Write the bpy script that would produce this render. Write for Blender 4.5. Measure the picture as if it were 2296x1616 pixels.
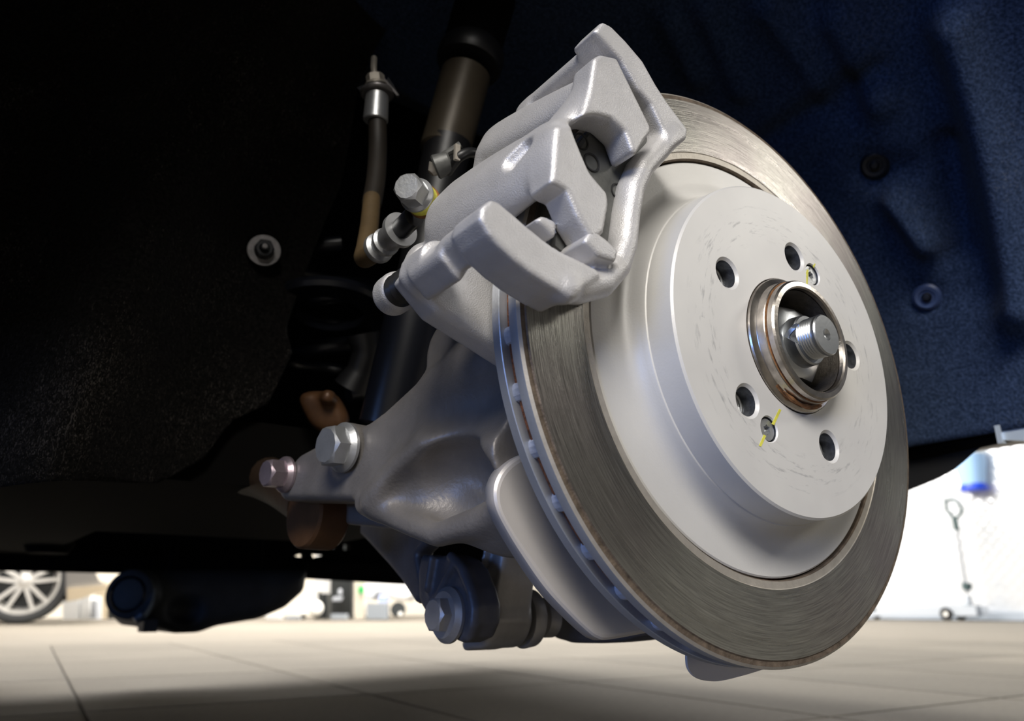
import bpy, bmesh, math, random
import numpy as np
from math import sin, cos, pi, radians, degrees, atan2, hypot, sqrt
from mathutils import Vector, Matrix
random.seed(7); rng = np.random.default_rng(7)
for o in list(bpy.data.objects): bpy.data.objects.remove(o, do_unlink=True)
S = bpy.context.scene
COL = S.collection

# ---------------------------------------------------------------- camera, world, lights, exposure
# car-aligned world: X along the car (rear = +X), Y inboard, Z up, floor at 0; wheel axis along Y
CH = .135                                   # camera height
HZ = CH + .1263                             # hub height
EYE = np.array([-.3257, -.2119, CH]); YAW = radians(54.52); PIT = radians(18.10); FPX = 1690.
RV = np.array([sin(YAW), -cos(YAW), 0]); FV = np.array([cos(YAW)*cos(PIT), sin(YAW)*cos(PIT), sin(PIT)]); UV = np.cross(RV, FV)
cd = bpy.data.cameras.new('camera'); cam = bpy.data.objects.new('camera', cd); COL.objects.link(cam)
cd.sensor_width = 36; cd.lens = 36*FPX/2296; cd.clip_start = .01; cd.clip_end = 200
cam.matrix_world = Matrix(((RV[0], UV[0], -FV[0], EYE[0]), (RV[1], UV[1], -FV[1], EYE[1]), (RV[2], UV[2], -FV[2], EYE[2]), (0, 0, 0, 1)))
cd.dof.use_dof = True; cd.dof.focus_distance = .37; cd.dof.aperture_fstop = 9
S.camera = cam
vs = S.view_settings
vs.view_transform = 'Standard'; vs.look = 'None'; vs.gamma = 1; vs.use_curve_mapping = False; vs.exposure = 0.0
W = bpy.data.worlds.new('world'); S.world = W; W.use_nodes = True
W.node_tree.nodes['Background'].inputs[0].default_value = (.95, .95, .92, 1)
W.node_tree.nodes['Background'].inputs[1].default_value = .04

def area(name, loc, target, sx, sy, power, col):
    l = bpy.data.lights.new(name, 'AREA'); l.shape = 'RECTANGLE'; l.size = sx; l.size_y = sy; l.energy = power; l.color = col
    o = bpy.data.objects.new(name, l); COL.objects.link(o); o.location = loc
    o.rotation_euler = (Vector(target)-Vector(loc)).to_track_quat('-Z', 'Y').to_euler(); return o
area('assumed_light_side', (3.9, -2.4, 2.9), (1.2, -.9, .2), 1.1, .5, 36, (1, .96, .88))  # assumed lamp, placed for the highlight on the disc, fixture unseen
area('added_light_jack_wall', (7.0, 3.6, 3.4), (7.4, 3.6, 0), 1.2, 5.0, 85, (.93, .97, 1))  # added to brighten the wall behind the jack, no fixture in view
area('added_fill_rear', (3.0, 1.1, 3.5), (3.0, 1.1, 0), 1.2, 2.6, 170, (1, .96, .89))  # added fill that brightens the floor behind the car, no known fixture
area('assumed_light_far_bay', (2.5, 5.6, 3.6), (2.5, 5.6, 0), 8.0, 3.4, 1400, (1, .94, .86))  # assumed far-bay lighting that whitens the far floor, no fixtures modelled
area('added_light_far_wall', (2.5, 9.6, 3.6), (2.5, 9.9, 0), 8.0, 1.6, 350, (1, .94, .86))  # added to light the far wall, lamp unseen
area('assumed_key_light', (-2.5, -2.75, 2.75), (0, 0, .35), 2.4, 1.4, 250, (1, .955, .89))  # assumed key light on disc and caliper
area('assumed_blue_daylight', (-4.2, -.8, .55), (0, 0, .40), 2.2, .9, 85, (.20, .40, 1.0))  # assumed bluish daylight from the left, added as bare area light without a door

# ---------------------------------------------------------------- pixel helpers (2296 x 1616 frame)
def ray(x, y): return (x-1148)/FPX*RV-(y-808)/FPX*UV+FV
def onX(x, y, X): d = ray(x, y); return EYE+d*(X-EYE[0])/d[0]
def onY(x, y, Y): d = ray(x, y); return EYE+d*(Y-EYE[1])/d[1]
def onZ(x, y, Z): d = ray(x, y); return EYE+d*(Z-EYE[2])/d[2]
def at(x, y, t): return EYE+ray(x, y)*t
HUB = np.array([0, 0, HZ])
def c1(x, y): return 820+x/2.308, 40+y/2.308          # close-up crops used for tracing
def c2(x, y): return 560+x/2.02, 700+y/2.02
def c3(x, y): return 820+x/4.143, 330+y/4.143
def c4(x, y): return 1180+x/6.733, 440+y/6.733

# ---------------------------------------------------------------- materials
MATS = {}
class NT:
    def __init__(s, name):
        s.m = bpy.data.materials.new(name); s.m.use_nodes = True; s.t = s.m.node_tree; s.b = s.t.nodes['Principled BSDF']
    def n(s, typ, **kw):
        o = s.t.nodes.new(typ)
        for k, v in kw.items(): setattr(o, k, v)
        return o
    def l(s, a, b): s.t.links.new(a, b)
def simple(name, col, metal=0., rough=.5, bump=0., bscale=400., var=0., vscale=30., spec=.5, coat=0., emit=None, es=0., alpha=None, trans=0.):
    N = NT(name); b = N.b
    b.inputs['Base Color'].default_value = (*col, 1); b.inputs['Metallic'].default_value = metal; b.inputs['Roughness'].default_value = rough
    b.inputs['Specular IOR Level'].default_value = spec; b.inputs['Coat Weight'].default_value = coat; b.inputs['Transmission Weight'].default_value = trans
    tc = N.n('ShaderNodeTexCoord')
    if var:
        nz = N.n('ShaderNodeTexNoise'); nz.inputs['Scale'].default_value = vscale; nz.inputs['Detail'].default_value = 6
        N.l(tc.outputs['Object'], nz.inputs['Vector'])
        r = N.n('ShaderNodeValToRGB'); r.color_ramp.elements[0].position = .3; r.color_ramp.elements[1].position = .72
        r.color_ramp.elements[0].color = (*[max(0, c*(1-var)) for c in col], 1); r.color_ramp.elements[1].color = (*[min(1, c*(1+var)) for c in col], 1)
        N.l(nz.outputs['Fac'], r.inputs[0]); N.l(r.outputs[0], b.inputs['Base Color'])
    if bump:
        nb = N.n('ShaderNodeTexNoise'); nb.inputs['Scale'].default_value = bscale; nb.inputs['Detail'].default_value = 4
        N.l(tc.outputs['Object'], nb.inputs['Vector'])
        bp = N.n('ShaderNodeBump'); bp.inputs['Strength'].default_value = bump; bp.inputs['Distance'].default_value = .001
        N.l(nb.outputs['Fac'], bp.inputs['Height']); N.l(bp.outputs[0], b.inputs['Normal'])
    if emit: b.inputs['Emission Color'].default_value = (*emit, 1); b.inputs['Emission Strength'].default_value = es
    MATS[name] = N.m; return N.m
simple('cast_caliper', (.64, .63, .635), .45, .42, .3, 1500, .06, 90)
simple('cast_knuckle', (.215, .200, .190), .40, .45, .25, 500, .18, 40)
simple('cast_link', (.40, .39, .39), .55, .42, .2, 500, .15, 60)
simple('dark_link', (.10, .10, .115), .3, .45, .2, 500, .2, 60)
simple('hat_coat', (.63, .62, .60), .15, .42, .06, 900, .035, 35)
simple('rim_coat', (.40, .42, .46), .5, .38, .1, 600, .06, 40)
simple('hub_steel', (.50, .46, .42), 1, .28, .10, 300, .25, 150)
simple('bright_steel', (.60, .62, .64), 1, .30, .03, 500, .05, 80)
simple('zinc', (.52, .53, .54), .8, .38, .12, 500, .12, 90)
simple('zinc_purple', (.46, .38, .42), .8, .35, .12, 500, .15, 90)
simple('shield', (.60, .565, .535), .35, .40, .05, 500, .04, 30)
simple('shield_edge', (.22, .21, .20), .5, .4)
simple('rust', (.17, .062, .026), 0, .95, .9, 900, .75, 500)
simple('hole_steel', (.16, .17, .19), .8, .35, .2, 900, .3, 400)
simple('bore_grey', (.06, .052, .043), .3, .6, .4, 900, .3, 300)
simple('rust_stain', (.26, .12, .045), .2, .8, .4, 700, .5, 200)
simple('brown_lip', (.15, .115, .085), .5, .6, .3, 900, .4, 200)
simple('light_lip', (.52, .48, .42), .6, .45, .1, 900, .1, 200)
simple('vane_paint', (.42, .44, .50), .1, .6, .3, 700, .15, 200)
simple('rubber', (.007, .007, .008), 0, .42, .05, 300)
simple('black_gloss', (.006, .007, .011), 0, .32, .05, 200)
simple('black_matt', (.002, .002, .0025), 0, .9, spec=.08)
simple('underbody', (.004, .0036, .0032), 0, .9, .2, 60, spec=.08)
simple('muffler', (.045, .050, .056), .1, .6, .2, 120, .3, 20)
simple('muffler_clamp', (.14, .18, .24), .7, .4, .2, 120)
simple('hose_tan', (.10, .066, .030), 0, .55, .15, 400, .15, 60)
simple('hose_dark', (.018, .014, .010), 0, .55, .1, 400, .2, 60)
simple('shock_tan', (.06, .048, .033), .25, .4, .1, 120, .18, 30)
simple('rusty_arm', (.10, .047, .020), .25, .45, .3, 120, .35, 40)
simple('brown_link', (.045, .028, .018), .2, .5, .3, 120, .35, 30)
simple('yellow_paint', (.64, .61, .08), 0, .55, .2, 500, .2, 200)
simple('pad_plate', (.11, .112, .108), .35, .5, .15, 500, .3, 90)
simple('pad_friction', (.06, .055, .05), 0, .9, .6, 600)
simple('ring_dark', (.015, .015, .015), 0, .5)
simple('car_paint', (.05, .055, .065), .3, .3)
simple('bumper_plastic', (.008, .008, .009), 0, .55, .1, 300)
simple('clip_blue', (.030, .048, .11), 0, .4)
simple('clip_black', (.006, .007, .010), 0, .35)
simple('washer_steel', (.20, .19, .19), .7, .4, .15, 400, .2, 200)
simple('tile_grout', (.10, .095, .085), 0, .9)
simple('jack_white', (.45, .49, .55), .2, .4)
simple('jack_dark', (.045, .08, .085), 0, .4)
simple('jack_black', (.012, .012, .014), 0, .5)
simple('bucket_clear', (.38, .60, .92), 0, .35)
simple('bucket_blue', (.012, .06, .62), 0, .4)
simple('bucket_white', (.8, .84, .86), 0, .5)
simple('tyre', (.055, .058, .062), 0, .7)
simple('alloy', (.60, .585, .56), .4, .35)
simple('far_body', (.36, .36, .37), .5, .35)
simple('far_white', (.80, .81, .82), 0, .3)
simple('far_black', (.022, .026, .028), 0, .5)
simple('far_cream', (.70, .60, .45), 0, .6)
simple('far_grey', (.36, .38, .42), .1, .5)
simple('far_blue', (.36, .42, .62), .2, .4)
simple('far_green', (.02, .45, .10), 0, .5)
simple('lamp_white', (.85, .85, .82), 0, .3)
simple('wall_cream', (.78, .72, .62), 0, .7)
simple('base_grey', (.40, .45, .52), .2, .5)
simple('trim_silver', (.55, .62, .68), .3, .35)

def m_friction():
    N = NT('friction_face'); b = N.b; tc = N.n('ShaderNodeTexCoord'); sx = N.n('ShaderNodeSeparateXYZ'); N.l(tc.outputs['Object'], sx.inputs[0])
    def M(op, a, c=None):
        m = N.n('ShaderNodeMath', operation=op)
        for i, v in enumerate((a, c)):
            if v is None: continue
            if isinstance(v, (int, float)): m.inputs[i].default_value = v
            else: N.l(v, m.inputs[i])
        return m.outputs[0]
    r = M('SQRT', M('ADD', M('POWER', sx.outputs[0], 2), M('POWER', sx.outputs[2], 2)))
    th = M('ARCTAN2', sx.outputs[2], sx.outputs[0])
    cx = N.n('ShaderNodeCombineXYZ'); N.l(M('MULTIPLY', r, 1500), cx.inputs[0]); N.l(M('MULTIPLY', th, 5), cx.inputs[1])
    n1 = N.n('ShaderNodeTexNoise'); n1.inputs['Scale'].default_value = 1; n1.inputs['Detail'].default_value = 5; n1.inputs['Roughness'].default_value = .7; N.l(cx.outputs[0], n1.inputs['Vector'])
    cy = N.n('ShaderNodeCombineXYZ'); N.l(M('MULTIPLY', r, 130), cy.inputs[0]); N.l(M('MULTIPLY', th, 1.2), cy.inputs[1])
    n2 = N.n('ShaderNodeTexNoise'); n2.inputs['Scale'].default_value = 1; n2.inputs['Detail'].default_value = 4; N.l(cy.outputs[0], n2.inputs['Vector'])
    n3 = N.n('ShaderNodeTexNoise'); n3.inputs['Scale'].default_value = 13; n3.inputs['Detail'].default_value = 2; N.l(tc.outputs['Object'], n3.inputs['Vector'])
    rmp = N.n('ShaderNodeValToRGB'); e = rmp.color_ramp.elements
    e[0].position = .32; e[0].color = (.24, .236, .226, 1); e[1].position = .70; e[1].color = (.54, .53, .50, 1)
    N.l(n1.outputs['Fac'], rmp.inputs[0])
    r2 = N.n('ShaderNodeValToRGB'); e = r2.color_ramp.elements; e[0].position = .35; e[0].color = (.82, .76, .76, 1); e[1].position = .62; e[1].color = (1, 1, .94, 1)
    N.l(n3.outputs['Fac'], r2.inputs[0])
    mx = N.n('ShaderNodeMixRGB', blend_type='MULTIPLY'); mx.inputs[0].default_value = 1; N.l(rmp.outputs[0], mx.inputs[1]); N.l(r2.outputs[0], mx.inputs[2])
    N.l(mx.outputs[0], b.inputs['Base Color'])
    b.inputs['Metallic'].default_value = .92
    mr = N.n('ShaderNodeMapRange'); mr.inputs[3].default_value = .22; mr.inputs[4].default_value = .36; N.l(n2.outputs['Fac'], mr.inputs[0]); N.l(mr.outputs[0], b.inputs['Roughness'])
    h = M('ADD', M('MULTIPLY', n1.outputs['Fac'], .6), M('MULTIPLY', n2.outputs['Fac'], .6))
    bp = N.n('ShaderNodeBump'); bp.inputs['Strength'].default_value = .22; bp.inputs['Distance'].default_value = .0006; N.l(h, bp.inputs['Height']); N.l(bp.outputs[0], b.inputs['Normal'])
    b.inputs['Anisotropic'].default_value = .7
    tg = N.n('ShaderNodeTangent', direction_type='RADIAL', axis='Y'); N.l(tg.outputs[0], b.inputs['Tangent'])
    MATS['friction_face'] = N.m
m_friction()

def m_hatface():
    # coated hat face: faint scuffs and ring-shaped rub marks left by the wheel
    N = NT('hat_face'); b = N.b; tc = N.n('ShaderNodeTexCoord'); sx = N.n('ShaderNodeSeparateXYZ'); N.l(tc.outputs['Object'], sx.inputs[0])
    def M(op, a, c=None):
        m = N.n('ShaderNodeMath', operation=op)
        for i, v in enumerate((a, c)):
            if v is None: continue
            if isinstance(v, (int, float)): m.inputs[i].default_value = v
            else: N.l(v, m.inputs[i])
        return m.outputs[0]
    r = M('SQRT', M('ADD', M('POWER', sx.outputs[0], 2), M('POWER', sx.outputs[2], 2)))
    th = M('ARCTAN2', sx.outputs[2], sx.outputs[0])
    cx = N.n('ShaderNodeCombineXYZ'); N.l(M('MULTIPLY', r, 380), cx.inputs[0]); N.l(M('MULTIPLY', th, 4.5), cx.inputs[1])
    n1 = N.n('ShaderNodeTexNoise'); n1.inputs['Scale'].default_value = 1.0; n1.inputs['Detail'].default_value = 6; n1.inputs['Roughness'].default_value = .65; N.l(cx.outputs[0], n1.inputs['Vector'])
    band = N.n('ShaderNodeMapRange'); N.l(M('ABSOLUTE', M('SUBTRACT', r, .0665)), band.inputs[0])
    for i, v in zip(range(1, 5), (.003, .013, 1, 0)): band.inputs[i].default_value = v
    rp = N.n('ShaderNodeValToRGB'); rp.color_ramp.elements[0].position = .55; rp.color_ramp.elements[1].position = .70; N.l(n1.outputs['Fac'], rp.inputs[0])
    k = M('MULTIPLY', M('MULTIPLY', rp.outputs[0], band.outputs[0]), .9)
    n2 = N.n('ShaderNodeTexNoise'); n2.inputs['Scale'].default_value = 28; n2.inputs['Detail'].default_value = 3; N.l(tc.outputs['Object'], n2.inputs['Vector'])
    r2 = N.n('ShaderNodeValToRGB'); r2.color_ramp.elements[0].position = .35; r2.color_ramp.elements[0].color = (.60, .59, .575, 1); r2.color_ramp.elements[1].position = .65; r2.color_ramp.elements[1].color = (.645, .635, .615, 1)
    N.l(n2.outputs['Fac'], r2.inputs[0])
    mx = N.n('ShaderNodeMixRGB'); N.l(k, mx.inputs[0]); N.l(r2.outputs[0], mx.inputs[1]); mx.inputs[2].default_value = (.33, .33, .335, 1)
    N.l(mx.outputs[0], b.inputs['Base Color']); b.inputs['Metallic'].default_value = .15; b.inputs['Roughness'].default_value = .45
    MATS['hat_face'] = N.m
m_hatface()

def m_felt(name, c0, c1_, spk, specks=.62):
    # black pressed-fibre felt with pale lint
    N = NT(name); b = N.b; tc = N.n('ShaderNodeTexCoord')
    n1 = N.n('ShaderNodeTexNoise'); n1.inputs['Scale'].default_value = 420; n1.inputs['Detail'].default_value = 3; N.l(tc.outputs['Object'], n1.inputs['Vector'])
    rp = N.n('ShaderNodeValToRGB'); rp.color_ramp.elements[0].position = .35; rp.color_ramp.elements[0].color = (*c0, 1); rp.color_ramp.elements[1].position = .72; rp.color_ramp.elements[1].color = (*c1_, 1)
    N.l(n1.outputs['Fac'], rp.inputs[0])
    mp = N.n('ShaderNodeMapping'); mp.inputs['Scale'].default_value = (1, 1, .35); N.l(tc.outputs['Object'], mp.inputs['Vector'])
    n2 = N.n('ShaderNodeTexNoise'); n2.inputs['Scale'].default_value = 650; n2.inputs['Detail'].default_value = 1; n2.inputs['Distortion'].default_value = 2.5; N.l(mp.outputs[0], n2.inputs['Vector'])
    n3 = N.n('ShaderNodeTexNoise'); n3.inputs['Scale'].default_value = 9; n3.inputs['Detail'].default_value = 3; N.l(tc.outputs['Object'], n3.inputs['Vector'])
    m = N.n('ShaderNodeMath', operation='MULTIPLY'); N.l(n2.outputs['Fac'], m.inputs[0]); 
    a = N.n('ShaderNodeMath', operation='ADD'); N.l(n3.outputs['Fac'], a.inputs[0]); a.inputs[1].default_value = .5; N.l(a.outputs[0], m.inputs[1])
    r2 = N.n('ShaderNodeValToRGB'); r2.color_ramp.elements[0].position = specks; r2.color_ramp.elements[1].position = specks+.16; N.l(m.outputs[0], r2.inputs[0])
    mx = N.n('ShaderNodeMixRGB'); N.l(r2.outputs[0], mx.inputs[0]); N.l(rp.outputs[0], mx.inputs[1]); mx.inputs[2].default_value = (*spk, 1)
    N.l(mx.outputs[0], b.inputs['Base Color']); b.inputs['Roughness'].default_value = .95; b.inputs['Specular IOR Level'].default_value = .06
    b.inputs['Sheen Weight'].default_value = .04
    bp = N.n('ShaderNodeBump'); bp.inputs['Strength'].default_value = .8; bp.inputs['Distance'].default_value = .0012; N.l(n1.outputs['Fac'], bp.inputs['Height']); N.l(bp.outputs[0], b.inputs['Normal'])
    MATS[name] = N.m
m_felt('felt_inner', (.0026, .0024, .0022), (.011, .010, .0092), (.06, .053, .047))
m_felt('felt_arch', (.011, .020, .042), (.040, .062, .12), (.09, .10, .12), .70)  # black felt with the blue of the daylight put into its colours

def m_tile():
    N = NT('tile'); b = N.b; tc = N.n('ShaderNodeTexCoord'); oi = N.n('ShaderNodeObjectInfo')
    geo = N.n('ShaderNodeNewGeometry')
    n1 = N.n('ShaderNodeTexNoise'); n1.inputs['Scale'].default_value = 90; n1.inputs['Detail'].default_value = 6; N.l(geo.outputs['Position'], n1.inputs['Vector'])
    n2 = N.n('ShaderNodeTexNoise'); n2.inputs['Scale'].default_value = 3.5; n2.inputs['Detail'].default_value = 4; N.l(geo.outputs['Position'], n2.inputs['Vector'])
    r = N.n('ShaderNodeValToRGB'); r.color_ramp.elements[0].position = .3; r.color_ramp.elements[0].color = (.105, .095, .079, 1); r.color_ramp.elements[1].position = .75; r.color_ramp.elements[1].color = (.155, .141, .118, 1)
    a = N.n('ShaderNodeMath', operation='ADD'); N.l(n1.outputs['Fac'], a.inputs[0]); N.l(n2.outputs['Fac'], a.inputs[1])
    h = N.n('ShaderNodeMath', operation='MULTIPLY'); h.inputs[1].default_value = .5; N.l(a.outputs[0], h.inputs[0]); N.l(h.outputs[0], r.inputs[0])
    mr = N.n('ShaderNodeMapRange'); mr.inputs[3].default_value = .88; mr.inputs[4].default_value = 1.12; N.l(oi.outputs['Random'], mr.inputs[0])
    mx = N.n('ShaderNodeMixRGB', blend_type='MULTIPLY'); mx.inputs[0].default_value = 1; N.l(r.outputs[0], mx.inputs[1]); N.l(mr.outputs[0], mx.inputs[2])
    N.l(mx.outputs[0], b.inputs['Base Color']); b.inputs['Roughness'].default_value = .78; b.inputs['Specular IOR Level'].default_value = .22
    bp = N.n('ShaderNodeBump'); bp.inputs['Strength'].default_value = .15; bp.inputs['Distance'].default_value = .001; N.l(n1.outputs['Fac'], bp.inputs['Height']); N.l(bp.outputs[0], b.inputs['Normal'])
    MATS['tile'] = N.m
m_tile()
def m_far_floor():
    N = NT('far_floor'); b = N.b; geo = N.n('ShaderNodeNewGeometry')
    br = N.n('ShaderNodeTexBrick'); br.offset = 0; br.inputs['Scale'].default_value = 1; br.inputs['Brick Width'].default_value = .4; br.inputs['Row Height'].default_value = .6; br.inputs['Mortar Size'].default_value = .004
    br.inputs['Color1'].default_value = (.140, .126, .105, 1); br.inputs['Color2'].default_value = (.155, .141, .119, 1); br.inputs['Mortar'].default_value = (.14, .13, .11, 1)
    N.l(geo.outputs['Position'], br.inputs['Vector']); N.l(br.outputs['Color'], b.inputs['Base Color']); b.inputs['Roughness'].default_value = .78; b.inputs['Specular IOR Level'].default_value = .22
    MATS['far_floor'] = N.m
m_far_floor()
def m_checker_plate():
    # brushed aluminium tread plate on the wall
    N = NT('tread_plate'); b = N.b; tc = N.n('ShaderNodeTexCoord')
    hs = []
    for s in (1, -1):
        mp = N.n('ShaderNodeMapping'); mp.inputs['Rotation'].default_value = (radians(45*s), 0, 0); N.l(tc.outputs['Object'], mp.inputs['Vector'])
        w = N.n('ShaderNodeTexWave'); w.bands_direction = 'Y'; w.inputs['Scale'].default_value = 3.6; N.l(mp.outputs[0], w.inputs['Vector']); hs.append(w)
    m = N.n('ShaderNodeMath', operation='MULTIPLY'); N.l(hs[0].outputs['Fac'], m.inputs[0]); N.l(hs[1].outputs['Fac'], m.inputs[1])
    p = N.n('ShaderNodeMath', operation='POWER'); N.l(m.outputs[0], p.inputs[0]); p.inputs[1].default_value = 2
    bp = N.n('ShaderNodeBump'); bp.inputs['Strength'].default_value = .22; bp.inputs['Distance'].default_value = .01; N.l(p.outputs[0], bp.inputs['Height']); N.l(bp.outputs[0], b.inputs['Normal'])
    b.inputs['Base Color'].default_value = (.80, .83, .88, 1); b.inputs['Metallic'].default_value = .45; b.inputs['Roughness'].default_value = .22
    MATS['tread_plate'] = N.m
m_checker_plate()

# ---------------------------------------------------------------- object helpers
def tag(o, label=None, cat=None, group=None, kind=None):
    if label: o['label'] = label
    if cat: o['category'] = cat
    if group: o['group'] = group
    if kind: o['kind'] = kind
    return o
def thing(name, label, cat, loc, group=None):
    o = bpy.data.objects.new(name, None); COL.objects.link(o); o.location = Vector([float(v) for v in loc]); o.empty_display_size = .02
    return tag(o, label, cat, group)
def root_loc(o):
    v = Vector((0, 0, 0))
    while o is not None: v = v+o.location; o = o.parent
    return v
def link_mesh(name, me, mat, parent=None, origin=None, smooth=35):
    """me is in world coordinates; it is re-based on its thing's origin (or on 'origin')."""
    off = root_loc(parent) if parent is not None else Vector([float(v) for v in origin]) if origin is not None else Vector((0, 0, 0))
    me.transform(Matrix.Translation(-off)); 
    if not me.materials: me.materials.append(MATS[mat])
    o = bpy.data.objects.new(name, me); COL.objects.link(o)
    if parent is not None: o.parent = parent
    else: o.location = off
    if smooth:
        me.shade_smooth()
        if smooth < 180: me.set_sharp_from_angle(angle=radians(smooth))
    return o
def unit(v): v = np.array(v, float); return v/np.linalg.norm(v)
def basis(ax):
    ax = unit(ax); h = np.array([0, 0, 1.]) if abs(ax[2]) < .9 else np.array([1., 0, 0])
    u = unit(np.cross(h, ax)); return u, np.cross(ax, u), ax
class MB:
    def __init__(s): s.v = []; s.f = []
    def add(s, vs, fs):
        n = len(s.v); s.v += [tuple(float(c) for c in p) for p in vs]; s.f += [tuple(i+n for i in q) for q in fs]; return s
    def lathe(s, prof, o, ax, seg=64, closed=False, a0=0, a1=2*pi):
        """prof: (radius, offset along ax)"""
        u, v, w = basis(ax); o = np.array(o, float); full = abs(a1-a0-2*pi) < 1e-6; n = seg if full else seg+1
        vs = []
        for i in range(n):
            a = a0+(a1-a0)*i/seg; d = cos(a)*u+sin(a)*v
            vs += [o+d*r+w*h for r, h in prof]
        m = len(prof); fs = []
        for i in range(seg):
            j = (i+1) % n if full else i+1
            for k in range(m if closed else m-1):
                k2 = (k+1) % m; fs.append((i*m+k, j*m+k, j*m+k2, i*m+k2))
        return s.add(vs, fs)
    def cyl(s, p, q, r0, r1=None, seg=32, bev=0.):
        r1 = r0 if r1 is None else r1; p = np.array(p, float); q = np.array(q, float); L = np.linalg.norm(q-p)
        if bev: prof = [(0, 0), (r0-bev, 0), (r0, bev), (r1, L-bev), (r1-bev, L), (0, L)]
        else: prof = [(0, 0), (r0, 0), (r1, L), (0, L)]
        return s.lathe(prof, p, q-p, seg)
    def tube(s, pts, r, seg=14, sub=6, cap=True):
        P = catmull(pts, sub); rr = np.interp(np.linspace(0, 1, len(P)), np.linspace(0, 1, len(r)), r) if hasattr(r, '__len__') else [r]*len(P)
        T = [unit(P[min(i+1, len(P)-1)]-P[max(i-1, 0)]) for i in range(len(P))]
        u = basis(T[0])[0]; vs = []
        for i, p in enumerate(P):
            u = unit(u-T[i]*(u@T[i])); w = np.cross(T[i], u)
            vs += [p+rr[i]*(cos(a)*u+sin(a)*w) for a in [2*pi*k/seg for k in range(seg)]]
        fs = [(i*seg+k, i*seg+(k+1) % seg, (i+1)*seg+(k+1) % seg, (i+1)*seg+k) for i in range(len(P)-1) for k in range(seg)]
        if cap: fs += [tuple(range(seg))[::-1], tuple((len(P)-1)*seg+k for k in range(seg))]
        return s.add(vs, fs)
    def box(s, c, h, ax=None):
        A = np.eye(3) if ax is None else np.array(ax, float); c = np.array(c, float)
        vs = [c+A[0]*h[0]*x+A[1]*h[1]*y+A[2]*h[2]*z for x in (-1, 1) for y in (-1, 1) for z in (-1, 1)]
        return s.add(vs, [(0, 1, 3, 2), (4, 6, 7, 5), (0, 4, 5, 1), (2, 3, 7, 6), (0, 2, 6, 4), (1, 5, 7, 3)])
    def prism(s, pts, vec):
        pts = [np.array(p, float) for p in pts]; vec = np.array(vec, float); n = len(pts)
        return s.add(pts+[p+vec for p in pts], [tuple(range(n)), tuple(range(2*n-1, n-1, -1))]+[(i, i+n, (i+1) % n+n, (i+1) % n) for i in range(n)])
    def hexhead(s, p, ax, af, h, flange=0., fh=.0015):
        u, v, w = basis(ax); p = np.array(p, float); R = af/sqrt(3)
        if flange: s.lathe([(0, 0), (flange, 0), (flange, fh*.6), (flange*.82, fh*1.5), (0, fh*1.6)], p, ax, 40)
        vs = []; 
        for k in range(12):
            a = k*pi/6; rr = R if k % 2 == 0 else af/2
            vs += [p+rr*(cos(a)*u+sin(a)*v)+w*(fh*.5)]
        for k in range(12):
            a = k*pi/6; rr = R if k % 2 == 0 else af/2; z = h*.86 if k % 2 == 0 else h*.96
            vs += [p+rr*(cos(a)*u+sin(a)*v)+w*z]
        for k in range(12):
            a = k*pi/6; vs += [p+af/2*.93*(cos(a)*u+sin(a)*v)+w*h]
        vs += [p+w*h]
        fs = []
        for k in range(12):
            j = (k+1) % 12; fs += [(k, j, 12+j, 12+k), (12+k, 12+j, 24+j, 24+k), (24+k, 24+j, 36)]
        return s.add(vs, fs)
    def mesh(s, name='m'):
        me = bpy.data.meshes.new(name); me.from_pydata(s.v, [], s.f)
        bm = bmesh.new(); bm.from_mesh(me); bmesh.ops.remove_doubles(bm, verts=bm.verts, dist=1e-6); bmesh.ops.recalc_face_normals(bm, faces=bm.faces); bm.to_mesh(me); bm.free()
        return me
    def build(s, name, mat, parent=None, origin=None, smooth=35): return link_mesh(name, s.mesh(name), mat, parent, origin, smooth)
def catmull(pts, sub=6):
    P = [np.array(p, float) for p in pts]
    if len(P) < 3: return P if len(P) < 2 else [P[0]+(P[1]-P[0])*i/2 for i in range(3)]
    Q = [2*P[0]-P[1]]+P+[2*P[-1]-P[-2]]; out = []
    for i in range(1, len(Q)-2):
        for k in range(sub):
            t = k/sub; a, b, c, d = Q[i-1:i+3]
            out.append(.5*((2*b)+(-a+c)*t+(2*a-5*b+4*c-d)*t*t+(-a+3*b-3*c+d)*t**3))
    return out+[P[-1]]
def boolean_cut(me, cutters):
    """cut world-space meshes out of me; returns a new mesh"""
    o = bpy.data.objects.new('tmp_body', me); COL.objects.link(o); tmp = []
    for c in cutters:
        k = bpy.data.objects.new('tmp_cut', c); COL.objects.link(k); tmp.append(k)
        m = o.modifiers.new('b', 'BOOLEAN'); m.operation = 'DIFFERENCE'; m.solver = 'EXACT'; m.object = k
    dg = bpy.context.evaluated_depsgraph_get(); res = bpy.data.meshes.new_from_object(o.evaluated_get(dg))
    for k in tmp+[o]: bpy.data.objects.remove(k, do_unlink=True)
    return res

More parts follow.
